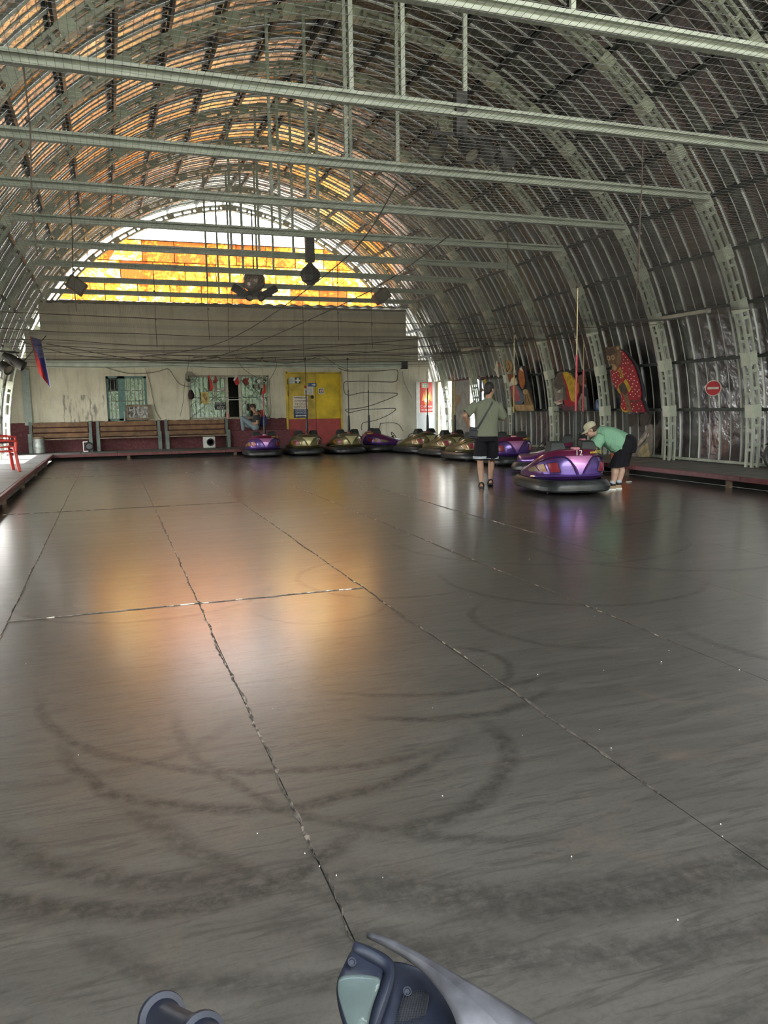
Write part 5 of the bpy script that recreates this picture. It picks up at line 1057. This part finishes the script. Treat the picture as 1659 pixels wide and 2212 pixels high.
def hand(mb, w, d, n, curl=.6, s=1., thumb=1):      # wrist, direction to the fingers, palm normal
    w, d, n = V(w), V(d).normalized(), V(n); n = (n-d*n.dot(d)).normalized(); x = d.cross(n)
    R = Matrix((x, d, n)).transposed(); mb.sphere(w+d*.045*s, (.04*s, .052*s, .016*s), 10, 6, R)
    for i, (ox, L) in enumerate(((-.030, .068), (-.010, .078), (.010, .073), (.029, .058))):
        a = w+d*.085*s+x*ox*s; c = curl*.7
        p1 = a+(d*math.cos(c)+n*math.sin(c))*L*.5*s; p2 = p1+(d*math.cos(c*2.2)+n*math.sin(c*2.2))*L*.5*s
        mb.cap(w+d*.05*s+x*ox*s, a, .009*s, .0088*s, 6).cap(a, p1, .0088*s, .008*s, 6).cap(p1, p2, .008*s, .0068*s, 6)
    a = w+d*.02*s+x*thumb*.030*s; b_ = a+(d*.5+x*thumb*.8+n*.25).normalized()*.042*s; mb.cap(a, b_, .012*s, .010*s, 6).cap(b_, b_+(d*.85+x*thumb*.25+n*.4).normalized()*.032*s, .010*s, .008*s, 6)
def head(mb, c, fwd, up, s=1.):      # adds a head with face to a body mesh; returns its matrix
    f, u = V(fwd).normalized(), V(up); u = (u-f*u.dot(f)).normalized(); x = f.cross(u); R = Matrix((x, f, u)).transposed(); M = Matrix.Translation(V(c)) @ R.to_4x4()
    def P(a, b_, c_): return M @ V((a*s, b_*s, c_*s))
    mb.sphere(P(0, -.012, .03), (.074*s, .094*s, .092*s), 14, 10, R).sphere(P(0, .02, -.035), (.060*s, .070*s, .078*s), 12, 8, R).sphere(P(0, .052, -.088), (.030*s, .028*s, .022*s), 8, 6, R)
    mb.cap(P(0, .082, .012), P(0, .104, -.028), .010*s, .015*s, 8).sphere(P(0, .078, -.058), (.026*s, .014*s, .009*s), 8, 6, R).sphere(P(0, .076, .030), (.052*s, .014*s, .012*s), 8, 6, R)
    for q in (-1, 1): mb.sphere(P(q*.076, -.012, -.012), (.010*s, .021*s, .032*s), 8, 6, R).sphere(P(q*.036, .055, -.025), (.024*s, .022*s, .022*s), 8, 6, R)
    return M, R
def face_bits(M, R, s, parent, hairm):
    for q in (-1, 1):
        e = obj('eye', MB().sphere(M @ V((q*.031*s, .0655*s, .006*s)), .0115*s, 10, 8), mat('eye_white', (.7, .68, .65), .3), parent); obj('iris', MB().sphere(M @ V((q*.031*s, .0750*s, .006*s)), .0050*s, 8, 6), mat('dark_iris', (.03, .02, .015), .2), e)
        obj('eyebrow', MB().cap(M @ V((q*.016*s, .088*s, .027*s)), M @ V((q*.046*s, .079*s, .030*s)), .005*s, .004*s, 6), hairm, parent)
    obj('lips', MB().sphere(M @ V((0, .088*s, -.058*s)), (.022*s, .006*s, .007*s), 10, 6, R), mat('lip_skin', (.34, .13, .11), .5), parent)
def oring(c, x, y, rx, ry, n=20, e=1., wob=0., ph=0.):
    c, x, y = V(c), V(x).normalized(), V(y).normalized()
    return [c+x*(rx*math.copysign(abs(math.cos(6.2832*k/n))**e, math.cos(6.2832*k/n))*(1+wob*math.sin(5*6.2832*k/n+ph)))+y*(ry*math.copysign(abs(math.sin(6.2832*k/n))**e, math.sin(6.2832*k/n))*(1+wob*math.sin(5*6.2832*k/n+ph))) for k in range(n)]
def sleeve(a, b_, ra, rb, n=14):
    a, b_ = V(a), V(b_); t = (b_-a).normalized(); x = t.orthogonal().normalized(); y = t.cross(x); R_ = []
    for i in range(6): f = i/5; R_.append(oring(a.lerp(b_, f), x, y, (ra+(rb-ra)*f)*(1+.03*math.sin(i*2.3)), (ra+(rb-ra)*f)*(1-.03*math.sin(i*2.1)), n, 1, .04, i))
    return MB().loft(R_, True, False)
def solid(o, th=.006):
    if 'sharp_edge' in o.data.attributes: o.data.attributes.remove(o.data.attributes['sharp_edge'])
    q = o.modifiers.new('s', 'SUBSURF'); q.levels = 2; q.render_levels = 2
    m = o.modifiers.new('t', 'SOLIDIFY'); m.thickness = th; m.offset = -1; return o
def place_root(t, loc, az): t.location = loc; t.rotation_euler = (0, 0, -math.radians(az))
# ---------------------------------------------------------------- standing man, seen from behind (local: y away from the camera)
HAIRD = mat('dark_hair', (.022, .017, .014), .6, 0, .3, 60, .4, 120)
t = thing('person', 'man seen from behind in grey-green shirt and black shorts with a crossbody bag', 'person', (0, 0, 0))
mb = MB(); 
LF, RF = V((-.085, -.10, 0)), V((.075, .16, 0)); LK, RK = V((-.105, .03, .48)), V((.10, .19, .50)); LH, RH = V((-.10, .0, .92)), V((.09, .02, .92))
mb.cap((0, .0, .95), (0, 0, 1.05), .13, .13).cap((0, 0, 1.08), (.01, .0, 1.36), .12, .12).cap((-.12, 0, 1.41), (.14, 0, 1.41), .058, .058).cap((.02, .0, 1.44), (.045, .02, 1.58), .06, .058)
for H, K, F, lift in ((LH, LK, LF, 0), (RH, RK, RF, .035)):
    A = F+V((0, 0, .085+lift)); mb.cap(H, K, .092, .060).cap(K, K.lerp(A, .35)+V((0, -.02, 0)), .056, .058).cap(K.lerp(A, .35)+V((0, -.02, 0)), A, .058, .036)
    mb.cap(A+V((0, -.02, -.045)), F+V((0, .10, .035+lift*.3)), .036, .034).cap(F+V((-.01, .10, .03)), F+V((-.005, .165, .022)), .034, .022)
LS, LE, LW = V((-.18, .0, 1.395)), V((-.375, -.06, 1.25)), V((-.305, .12, 1.06)); RS, RE, RW = V((.195, 0, 1.395)), V((.285, .09, 1.185)), V((.26, .33, 1.25))
for s_, e, w in ((LS, LE, LW), (RS, RE, RW)): mb.cap(s_, e, .05, .045).cap(e, e.lerp(w, .35), .046, .044).cap(e.lerp(w, .35), w, .044, .028)
hand(mb, LW, (.25, .35, -.9), (1, .2, .2), .7, 1, -1); hand(mb, RW, (-.3, .9, .25), (-.8, -.2, -.3), .8, 1, 1)
Mh, Rh = head(mb, (.055, .045, 1.685), (.62, .75, -.08), (0.03, 0, 1), 1.02)
bake('body', mb, SKIN, t, .0075, 6)
face_bits(Mh, Rh, 1.02, t, HAIRD)
hb = MB().sphere(Mh @ V((0, -.02, .035)), (.081, .100, .098), 18, 12, Rh).sphere(Mh @ V((0, -.06, -.02)), (.072, .058, .075), 14, 10, Rh); cut = []
hb.v = [tuple(V(v)+(Mh @ V((0, -.02, .03))-V(v))*(.18 if (Mh.inverted() @ V(v)).y > .055 and (Mh.inverted() @ V(v)).z < .075 else 0)) for v in hb.v]
bake('hair', hb, HAIRD, t, .008, 3)
SHG = m_cloth('grey_green_heather_cloth', (.235, .25, .185), .5, 6, .55); SHB = m_cloth('black_shorts_cloth', (.009, .008, .012), .4, 5)
X, Y = (1, 0, 0), (0, 1, 0)
o = obj('shirt', MB().loft([oring(c, X, Y, rx, ry, 28, .9, w, p) for c, rx, ry, w, p in (((-.005, -.0, .885), .205, .165, .03, 0), ((-.005, -.0, .95), .200, .160, .03, .4), ((0, 0, 1.05), .188, .150, .025, .8), ((.003, 0, 1.15), .190, .150, .02, 1.2), ((.006, 0, 1.26), .205, .155, .015, 1.6), ((.008, 0, 1.36), .228, .152, .01, 2), ((.012, .0, 1.43), .222, .130, 0, 0), ((.016, .0, 1.475), .185, .108, 0, 0), ((.03, .01, 1.51), .085, .08, 0, 0), ((.036, .012, 1.535), .067, .066, 0, 0))]), SHG, t); solid(o)
solid(obj('sleeve', sleeve((-.15, 0, 1.44), (-.345, -.045, 1.285), .086, .086), SHG, t)); solid(obj('sleeve', sleeve((.17, 0, 1.44), (.285, .085, 1.20), .088, .092), SHG, t))
sh = MB().loft([oring(c, X, Y, rx, ry, 24, .9, .02, p) for c, rx, ry, p in (((0, 0, .80), .190, .150, 0), ((0, 0, .86), .188, .155, 1), ((0, 0, 1.0), .175, .145, 2))]); o = obj('shorts', sh, SHB, t); solid(o)
def leg_tube(a, b_, ra, rb, z1): return MB().loft([oring(V(a).lerp(V(b_), i/6), X, Y, (ra+(rb-ra)*i/6)*(1+.02*math.sin(i*2)), (ra+(rb-ra)*i/6)*1.08, 20, .95, .035, i*.8) for i in range(7)])
for a, b_ in (((-.095, 0, .86), (-.11, .03, .475)), ((.095, .02, .86), (.105, .13, .465))):
    l = obj('shorts_leg', leg_tube(a, b_, .115, .112, 0), SHB, t); solid(l)
    for dz, mm in ((.03, WHITE), (.046, mat('pale_blue_trim', (.28, .38, .62), .7)), (.058, WHITE)): c = V(b_)+V((0, 0, dz)); obj('hem_stripe', MB().loft([oring(c+V((0, 0, z)), X, Y, .1185, .128, 20, .95, .035, 4.8) for z in (-.006, .006)]), mm, l)
o = obj('crossbody_bag', MB().box((-.215, -.06, .945), (.17, .09, .20), Matrix.Rotation(.12, 3, 'Y')).box((-.21, -.11, .935), (.13, .03, .12), Matrix.Rotation(.12, 3, 'Y')), mat('black_nylon', (.012, .013, .02), .55, 0, .2, 30), t, bevel=.025); 
obj('bag_strap', MB().loft([[V(p)+V((0, 0, .0))+d for d in (V((-.012, -.003, .012)), V((.012, -.003, -.012)), V((.012, .004, -.012)), V((-.012, .004, .012)))] for p in ((-.15, -.145, 1.03), (-.09, -.160, 1.13), (-.02, -.166, 1.25), (.05, -.160, 1.37), (.10, -.115, 1.46), (.115, -.03, 1.50), (.11, .06, 1.48), (.06, .15, 1.36))], True, True), mat('black_nylon', (.012, .013, .02)), o)
SND = mat('black_sandal', (.018, .015, .015), .6)
for F, lift in ((LF, 0), (RF, .03)):
    s_ = obj('sandal', MB().loft([[F+V((w*sx, y, z+(lift if y < .0 else 0))) for sx, z in ((-1, 0), (1, 0), (1, .024), (-1, .024))] for w, y in ((.03, -.075), (.042, -.04), (.042, .03), (.050, .10), (.045, .16), (.025, .19))], True, True), SND, t, bevel=.006)
    obj('sandal_strap', MB().tube([F+V((-.044, -.01, .03+lift)), F+V((-.03, -.045, .085+lift)), F+V((0, -.06, .095+lift)), F+V((.03, -.045, .085+lift)), F+V((.044, -.01, .03+lift))], .012, 6).tube([F+V((-.05, .09, .03)), F+V((-.025, .085, .075)), F+V((.025, .085, .075)), F+V((.05, .09, .03))], .012, 6), SND, s_)
place_root(t, (6.14, 12.16, 0), 26)
# ---------------------------------------------------------------- person bending into the car (local: x to the right in view, faces -x)
t = thing('person', 'person in a mint shirt, black shorts and beige cap bending into the near car', 'person', (0, 0, 0))
mb = MB(); HIP = V((.20, 0, .74)); CH = V((-.12, 0, .90)); NK = V((-.24, 0, .93))
mb.cap((.18, -.08, .73), (.18, .08, .73), .125, .125).cap(HIP, CH, .145, .145).cap((-.18, -.12, .88), (-.18, .12, .88), .062, .062).cap(CH, NK, .12, .072).cap((-.22, 0, .94), (-.31, 0, .965), .058, .056)
for sy, fx in ((-1, -.02), (1, .075)):
    F = V((fx, sy*.085, 0)); K = V((fx+.055, sy*.10, .40)); A = F+V((.035, 0, .09)); mb.cap((.17, sy*.095, .70), K, .105, .07).cap(K, K.lerp(A, .35)+V((.02, 0, 0)), .064, .066).cap(K.lerp(A, .35)+V((.02, 0, 0)), A, .064, .040).cap(A+V((.01, 0, -.05)), F+V((-.11, 0, .03)), .036, .028)
for sy, e, w in ((-1, V((-.30, -.20, .66)), V((-.44, -.16, .60))), (1, V((-.36, .16, .66)), V((-.50, .10, .62)))):
    s_ = V((-.20, sy*.17, .87)); mb.cap(s_, e, .054, .048).cap(e, w, .046, .03); hand(mb, w, (-.9, .1, -.35), (0, 0, -1), .5, .95, sy)
Mh, Rh = head(mb, (-.355, 0, .985), (-.86, 0, -.50), (-.35, 0, .93), 1.0)
bake('body', mb, SKINP, t, .0075, 6); HAIRB = mat('brown_hair', (.05, .03, .02), .65, 0, .3, 60, .4, 120); face_bits(Mh, Rh, 1., t, HAIRB)
bake('hair', MB().sphere(Mh @ V((0, -.03, .02)), (.079, .086, .085), 16, 10, Rh).sphere(Mh @ V((0, -.05, -.03)), (.070, .05, .05), 12, 8, Rh), HAIRB, t, .008, 3)
CAPM = m_cloth('beige_cap_cloth', (.50, .46, .33), .15, 9); cp = MB()
rings = [[Mh @ V((rx*math.cos(6.2832*k/20), -.012+ry*math.sin(6.2832*k/20), z)) for k in range(20)] for rx, ry, z in ((.088, .104, .032), (.089, .105, .06), (.083, .098, .095), (.062, .074, .122), (.03, .036, .134), (.004, .004, .136))]
o = obj('cap', cp.loft(rings, False, True), CAPM, t); br = []
for j, (d, dz) in enumerate(((0, 0), (.03, -.006), (.06, -.016), (.075, -.024))): br.append([Mh @ V((.084*math.cos(a)*(1-.12*j/3), .0+(.09+d)*math.sin(a)*1.02, .036+dz-.018*abs(math.cos(a))*j/3)) for a in [.25+2.64*k/12 for k in range(13)]])
solid(obj('cap_brim', MB().loft(br, closed=False), CAPM, o), .004)
MINT = m_cloth('mint_green_cloth', (.23, .44, .30), .6, 6); tr = (CH-HIP).normalized(); yv = V((0, 1, 0)); zv = tr.cross(yv)*-1
if zv.z < 0: zv = -zv
R_ = []
for f, ry, rz, dz, p in ((-.10, .205, .190, -.015, 0), (.05, .210, .195, -.02, .5), (.3, .215, .20, -.025, 1), (.6, .215, .195, -.015, 1.6), (.85, .21, .175, -.0, 2.1), (1.05, .20, .145, .01, 2.6), (1.2, .16, .115, .015, 0), (1.34, .09, .08, .02, 0), (1.40, .07, .066, .02, 0)): R_.append(oring(HIP.lerp(CH, f)+V((0, 0, dz)), yv, zv, ry, rz, 28, .92, .03, p))
solid(obj('shirt', MB().loft(R_), MINT, t))
for sy, e in ((-1, V((-.275, -.20, .715))), (1, V((-.32, .165, .72)))): solid(obj('sleeve', sleeve((-.17, sy*.13, .90), e, .095, .092), MINT, t))
so = obj('shorts', MB().loft([oring(c, d, yv, ra, rb, 26, .92, .015, p) for c, d, ra, rb, p in (((.135, 0, .775), (.45, 0, .9), .165, .205, 0), ((.21, 0, .755), (.6, 0, .8), .20, .222, 1), ((.235, 0, .69), (.9, 0, .4), .19, .22, 2), ((.20, 0, .60), (1, 0, .1), .165, .205, 2.4))]), SHB, t); solid(so)
for sy, fx in ((-1, -.02), (1, .075)): solid(obj('shorts_leg', MB().loft([oring(V((.19, sy*.095, .68)).lerp(V((fx+.07, sy*.105, .375)), i/6), (1, 0, .05), yv, .140-.012*i/6, .118, 20, .95, .03, i) for i in range(7)]), SHB, so))
for sy, fx in ((-1, -.02), (1, .075)):
    F = V((fx, sy*.085, 0)); s_ = obj('sneaker', MB().loft([[F+V((x, w*q, z)) for q, z in ((-1, .0), (1, 0), (1, h*.6), (.6, h), (-.6, h), (-1, h*.6))] for x, w, h in ((.085, .025, .07), (.06, .036, .085), (.0, .038, .085), (-.06, .044, .06), (-.12, .042, .05), (-.165, .025, .035))], True, True), mat('tan_sneaker', (.32, .21, .11), .6), t, bevel=.008)
    obj('sneaker_sole', MB().loft([[F+V((x, w*q, z)) for q, z in ((-1, 0), (1, 0), (1, .022), (-1, .022))] for x, w in ((.09, .028), (.06, .040), (-.06, .048), (-.13, .045), (-.172, .026))], True, True), WHITE, s_); obj('sneaker_stripe', MB().box(F+V((-.05, -.043, .042)), (.06, .006, .03), Matrix.Rotation(.5, 3, 'Y')).box(F+V((-.13, 0, .045)), (.05, .07, .012)), WHITE, s_, smooth=False); obj('sneaker_collar', MB().lathe([(.046, .07), (.05, .10), (.044, .115)], 14, Matrix.Translation(F+V((.035, 0, 0)))), INK, s_)
    obj('sock', MB().lathe([(.044, .08), (.046, .12), (.05, .155), (.044, .155)], 14, Matrix.Translation(F+V((.037, 0, 0)))), mat('pale_sock', (.55, .60, .70), .8), t)
place_root(t, (7.80, 10.86, 0), 35.7)
tag(obj('red_pouch', MB().box((7.40, 10.98, .66), (.14, .10, .05), Matrix.Rotation(.3, 3, 'Z')), mat('orange_red_cloth', (.5, .09, .04), .7), bevel=.02), 'orange-red pouch on the seat of the near car under the bending person', 'pouch') if 0 else None
# ---------------------------------------------------------------- person sitting sideways below the ticket window (local: faces -x)
t = thing('person', 'seated person in a dark shirt and jeans looking down below the ticket window', 'person', (0, 0, 0))
mb = MB(); mb.cap((0, -.08, .12), (0, .08, .12), .13, .13).cap((0, 0, .12), (.07, 0, .46), .13, .14).cap((.05, -.14, .50), (.05, .14, .50), .065, .065).cap((.05, 0, .52), (-.01, 0, .62), .055, .052)
LJ = [((-.02, -.09, .12), (-.42, -.11, .40), (-.40, -.10, -.02)), ((-.02, .09, .11), (-.38, .16, .18), (-.02, .20, .04))]
for h, k, a in LJ: mb.cap(h, k, .085, .06).cap(k, a, .055, .036)
for s_, e, w in (((.06, -.17, .48), (.07, -.22, .22), (-.20, -.10, .22)), ((.04, .17, .48), (.0, .20, .24), (-.22, .06, .25))): mb.cap(s_, e, .05, .04).cap(e, w, .04, .028); hand(mb, w, (-.9, .1, .15), (0, 0, 1), .7, .95, 1)
Mh, Rh = head(mb, (-.045, 0, .735), (-.86, 0, -.5), (-.3, 0, .95), .98); bake('body', mb, SKIN, t, .009, 5); face_bits(Mh, Rh, .98, t, HAIRD)
bake('hair', MB().sphere(Mh @ V((0, -.022, .038)), (.080, .098, .092), 16, 10, Rh).sphere(Mh @ V((0, -.055, -.01)), (.070, .05, .06), 12, 8, Rh), mat('dark_red_brown_hair', (.05, .018, .014), .6), t, .009, 3)
DGC = m_cloth('dark_grey_cloth', (.05, .052, .055), .4, 7); JEAN = m_cloth('grey_blue_denim', (.23, .29, .34), .4, 7)
solid(obj('shirt', MB().loft([oring(c, (1, 0, .1), (0, 1, 0), rx, ry, 22, .95, .03, p) for c, rx, ry, p in (((.0, 0, .07), .15, .18, 0), ((.02, 0, .2), .15, .175, 1), ((.05, 0, .35), .145, .185, 2), ((.065, 0, .46), .13, .19, 3), ((.06, 0, .53), .10, .15, 0), ((.045, 0, .565), .065, .075, 0))]), DGC, t))
for e in (((.05, -.15, .49), (.07, -.21, .31)), ((.04, .15, .49), (.015, .19, .31))): solid(obj('sleeve', sleeve(e[0], e[1], .07, .066), DGC, t))
jm = MB().cap((0, -.07, .11), (0, .07, .11), .142, .142)
for h, k, a in LJ: jm.cap(h, k, .098, .074).cap(k, V(k).lerp(V(a), .9), .070, .055)
bake('jeans', jm, JEAN, t, .01, 4)
for a, d in ((LJ[0][2], (-1, 0, 0)), (LJ[1][2], (.6, .3, -.2))): a = V(a); obj('shoe', MB().cap(a+V((0, 0, -.05)), a+V(d)*.13+V((0, 0, -.055)), .045, .038).cap(a+V(d)*.13+V((0, 0, -.055)), a+V(d)*.17+V((0, 0, -.06)), .038, .028), mat('grey_shoe', (.22, .23, .24), .6), t)
obj('phone', MB().box((-.295, -.01, .285), (.10, .06, .012), Matrix.Rotation(-.5, 3, 'Y')), INK, t, bevel=.004)
place_root(t, (4.56, WY-.30, .715), 9)
t = thing('backpack', 'blue and red bag hanging behind the seated person', 'bag', (4.86, WY-.12, .95))
obj('bag_body', MB().lathe([(.04, 0), (.12, .05), (.14, .2), (.10, .36), (.03, .42)], 14, Matrix.Translation((4.86, WY-.16, .82))), mat('blue_nylon', (.02, .04, .22), .6), t); obj('red_flap', MB().lathe([(.03, .30), (.085, .36), (.08, .5), (.03, .58)], 12, Matrix.Translation((4.80, WY-.18, .80))), mat('red_nylon', (.32, .05, .04), .6), t)
# ================================================================ motorbike front in the foreground (fairing, screen, lens, grip)
BK = mat('blue_black_plastic', (.009, .011, .018), .42, 0, .25, 14, .02, 220, spec=.2); BKS = mat('scratched_grey_plastic', (.036, .036, .041), .5, 0, .5, 22, .04, 90); BLUEP = mat('blue_bodywork', (.10, .14, .62), .35)
def m_lens():
    m, nt, b = nodes('clear_lens_plastic'); L = nt.links; tr = N(nt, 'BsdfTransparent'); tr.inputs[0].default_value = (.72, .80, .80, 1); g = N(nt, 'BsdfGlossy'); g.inputs['Roughness'].default_value = .08; g.inputs['Color'].default_value = (.9, .95, .95, 1); d = N(nt, 'BsdfDiffuse'); d.inputs[0].default_value = (.30, .36, .33, 1)
    bp = N(nt, 'Bump'); bp.inputs['Strength'].default_value = .3; bp.inputs['Distance'].default_value = .004; L.new(noise_(nt, pos_(nt), 45, 3), bp.inputs['Height']); L.new(bp.outputs[0], g.inputs['Normal'])
    a = N(nt, 'MixShader'); a.inputs[0].default_value = .10; L.new(tr.outputs[0], a.inputs[1]); L.new(d.outputs[0], a.inputs[2]); c = N(nt, 'MixShader'); c.inputs[0].default_value = .022; L.new(a.outputs[0], c.inputs[1]); L.new(g.outputs[0], c.inputs[2]); L.new(c.outputs[0], nt.nodes['Material Output'].inputs[0]); return m
LENS = m_lens()
t = thing('motorbike', 'dark motorbike front fairing with clear lamp lens and a rubber grip in the foreground', 'motorbike', (.35, .62, 0))
SCREEN = [[(0.2189,0.7011,0.887),(0.2192,0.6989,0.8874),(0.2201,0.7004,0.8851)],[(0.2395,0.6781,0.8883),(0.2372,0.6717,0.8904),(0.2378,0.675,0.8853)],[(0.2583,0.6548,0.8841),(0.2535,0.6465,0.8885),(0.2536,0.6518,0.8815)],[(0.2762,0.632,0.88),(0.2648,0.6211,0.8883),(0.2599,0.6302,0.8799)],[(0.2981,0.6074,0.8733),(0.2756,0.5955,0.8846),(0.2622,0.6077,0.878)],[(0.3218,0.5869,0.8626),(0.2875,0.5745,0.8789),(0.264,0.5875,0.8755)],[(0.3485,0.5647,0.8477),(0.2982,0.5536,0.8715),(0.2628,0.5709,0.8689)],[(0.3748,0.5422,0.8291),(0.3084,0.5368,0.8539),(0.2604,0.5581,0.8485)]]
FACE = [[(0.2006,0.6957,0.88),(0.2144,0.685,0.8762),(0.2287,0.6738,0.8698)],[(0.1869,0.6741,0.8824),(0.2053,0.672,0.8749),(0.2222,0.6635,0.8715)],[(0.177,0.6613,0.8807),(0.1991,0.6632,0.8731),(0.2189,0.654,0.8716)],[(0.1721,0.6513,0.8731),(0.1929,0.6533,0.8636),(0.2109,0.6421,0.8662)],[(0.1703,0.6297,0.8676),(0.1858,0.6337,0.8588),(0.2002,0.6271,0.8626)],[(0.1728,0.6061,0.8581),(0.1811,0.6124,0.8478),(0.1872,0.6106,0.8498)]]
RIM = [[(0.1998,0.6962,0.8814),(0.1981,0.6869,0.8864)],[(0.2167,0.6845,0.878),(0.2129,0.6757,0.8823)],[(0.2309,0.6714,0.8734),(0.2243,0.6636,0.877)],[(0.2316,0.6625,0.8727),(0.2241,0.655,0.8763)],[(0.2247,0.6487,0.871),(0.2175,0.6443,0.8753)],[(0.2142,0.6354,0.8646),(0.2072,0.6312,0.8708)],[(0.2027,0.6225,0.8589),(0.1955,0.6184,0.8645)],[(0.1883,0.6001,0.8537),(0.1807,0.598,0.8579)]]
SIDE = [[(0.2329,0.6773,0.8675),(0.2486,0.6765,0.8624),(0.2639,0.6705,0.8579)],[(0.233,0.6665,0.8663),(0.2552,0.6679,0.856),(0.2727,0.6612,0.852)],[(0.2233,0.6479,0.8621),(0.252,0.6473,0.8533),(0.2755,0.6385,0.8493)],[(0.2114,0.6332,0.8574),(0.2443,0.6281,0.8498),(0.2769,0.6162,0.8466)],[(0.1996,0.6176,0.8543),(0.2367,0.609,0.8476),(0.2741,0.5955,0.844)],[(0.1856,0.5992,0.8413),(0.2268,0.5844,0.8386),(0.2661,0.5704,0.8359)]]
LENSROWS = [[(0.1751,0.6542,0.8857),(0.1939,0.6506,0.8845),(0.2126,0.6409,0.8842)],[(0.171,0.6448,0.8852),(0.1921,0.6406,0.8844),(0.2108,0.6358,0.8817)],[(0.1686,0.6347,0.8832),(0.1863,0.6265,0.8844),(0.2036,0.6282,0.8781)],[(0.1684,0.6161,0.88),(0.1774,0.6081,0.8829),(0.192,0.6128,0.8766)],[(0.1706,0.5871,0.8694),(0.1736,0.5859,0.8686),(0.1781,0.5894,0.8661)]]
GRID = [[(0.2344,0.6366,0.8627),(0.2496,0.6386,0.8616),(0.2625,0.6368,0.8583)],[(0.2264,0.6279,0.8572),(0.2402,0.627,0.8548),(0.2537,0.6251,0.8522)],[(0.2139,0.612,0.8498),(0.2274,0.609,0.8472),(0.2414,0.6069,0.8446)]]
BLUE = [[(0.2609,0.6568,0.8668),(0.2635,0.6531,0.8698)],[(0.2679,0.6436,0.8666),(0.2691,0.6406,0.8706)],[(0.2724,0.6279,0.8644),(0.2728,0.6244,0.8709)],[(0.2748,0.6136,0.8601),(0.2748,0.6093,0.8674)]]
GRIPPTS = [(0.0075,0.6341,0.9118),(0.0117,0.6226,0.9168),(0.026,0.5781,0.9392),(0.0372,0.535,0.9635),(0.0442,0.5176,0.9711),(0.0933,0.468,0.9683)]
SCREWS = [(0.1917,0.6694,0.8831),(0.2379,0.6395,0.8614)]
def sheet(rows, m, name, th=.006, parent=t, flip=False):
    rows = [[V(p) for p in r] for r in rows]; n = len(rows[0]); vs = [p for r in rows for p in r]; fs = [(i*n+k, i*n+k+1, (i+1)*n+k+1, (i+1)*n+k) for i in range(len(rows)-1) for k in range(n-1)]
    me = MB().add(vs, fs).mesh(name); o = link(name, me, m, parent)
    sd = o.modifiers.new('s', 'SUBSURF'); sd.levels = 2; sd.render_levels = 2; q = o.modifiers.new('t', 'SOLIDIFY'); q.thickness = th; q.offset = 0; return o

obj_s = sheet(SCREEN, BKS, 'shield'); sheet(FACE, BK, 'lamp_face'); sheet(RIM, BK, 'lamp_rim', .012); sheet(SIDE, BK, 'side_panel'); sheet(LENSROWS, LENS, 'lamp_lens', .004); sheet(BLUE, BLUEP, 'blue_panel', .004)
g = sheet(GRID, mat('ribbed_black_plastic', (.010, .011, .014), .6, spec=.2), 'vent_grid', .004); gd = MB()
G = [[V(p) for p in r] for r in GRID]
def gp(u, v):
    r = v*2; i = min(1, int(r)); f = r-i; c = u*2; j = min(1, int(c)); k = c-j
    return (G[i][j]*(1-k)+G[i][j+1]*k)*(1-f)+(G[i+1][j]*(1-k)+G[i+1][j+1]*k)*f
for i in range(11):
    for j in range(20): gd.sphere(gp((i+.5)/11, (j+.5)/20)+V((-.001, -.002, .003)), (.0008, .0008, .0007), 5, 3)
obj('grid_studs', gd, mat('ribbed_black_plastic', (.010, .011, .014)), g, 'stuff')
for p in SCREWS:
    M = frame(V(p)+V((0, -.003, .004)), (1, 0, 0), V((0, .8, .55)).normalized(), V((1, 0, 0)).cross(V((0, .8, .55)).normalized())); obj('screw', MB().lathe([(.0042, 0), (.0042, .0018), (.0034, .0018), (.0026, .0002)], 12, M), mat('blue_grey_screw', (.012, .014, .022), .6, 0, spec=.2), t)
P = [V(p) for p in GRIPPTS]; ax = (P[3]-P[1]).normalized(); ox_ = ax.orthogonal().normalized(); GM = frame(P[1], ox_, ax.cross(ox_), ax); GL = (P[3]-P[1]).length
gr = MB().lathe([(.004, -.006), (.0165, -.006), (.0200, -.003), (.0206, .0), (.0198, .003), (.0150, .005), (.0134, .012), (.0124, .03), (.0124, GL*.7), (.0134, GL*.88), (.0165, GL*.96), (.0186, GL), (.0180, GL+.004), (.0140, GL+.006), (.0125, GL+.01), (.0125, GL+.12)], 28, GM)
obj('handlebar_grip', gr, BK, t); st = MB()
for k in (-.0025, .0015): st.tube([P[1].lerp(P[2], .3)+V((.0, k-.004, .0136)), P[2]+V((.002, k-.007, .0126)), P[2].lerp(P[3], .6)+V((.0, k-.005, .0134))], .0006, 4)
obj('grip_ridge', st, mat('pale_grip_line', (.16, .17, .19), .5), t)
obj('handlebar', MB().tube([GM @ V((0, 0, GL+.1)), (.16, .50, .86), (.22, .52, .80), (.36, .45, .80)], .014, 10), BK, t)
obj('steering_column', MB().tube([(.24, .50, .84), (.24, .44, .55), (.24, .40, .28)], [.05, .035, .03], 10), BK, t)
obj('front_wheel', MB().tube([(.24, .40+.17*math.cos(a*.2618), .215+.17*math.sin(a*.2618)) for a in range(25)], .045, 10), BLACK, t); obj('fork', MB().tube([(.18, .40, .215), (.18, .42, .5)], .018, 8).tube([(.30, .40, .215), (.30, .42, .5)], .018, 8).tube([(.16, .40, .215), (.32, .40, .215)], .014, 8), STEEL, t)
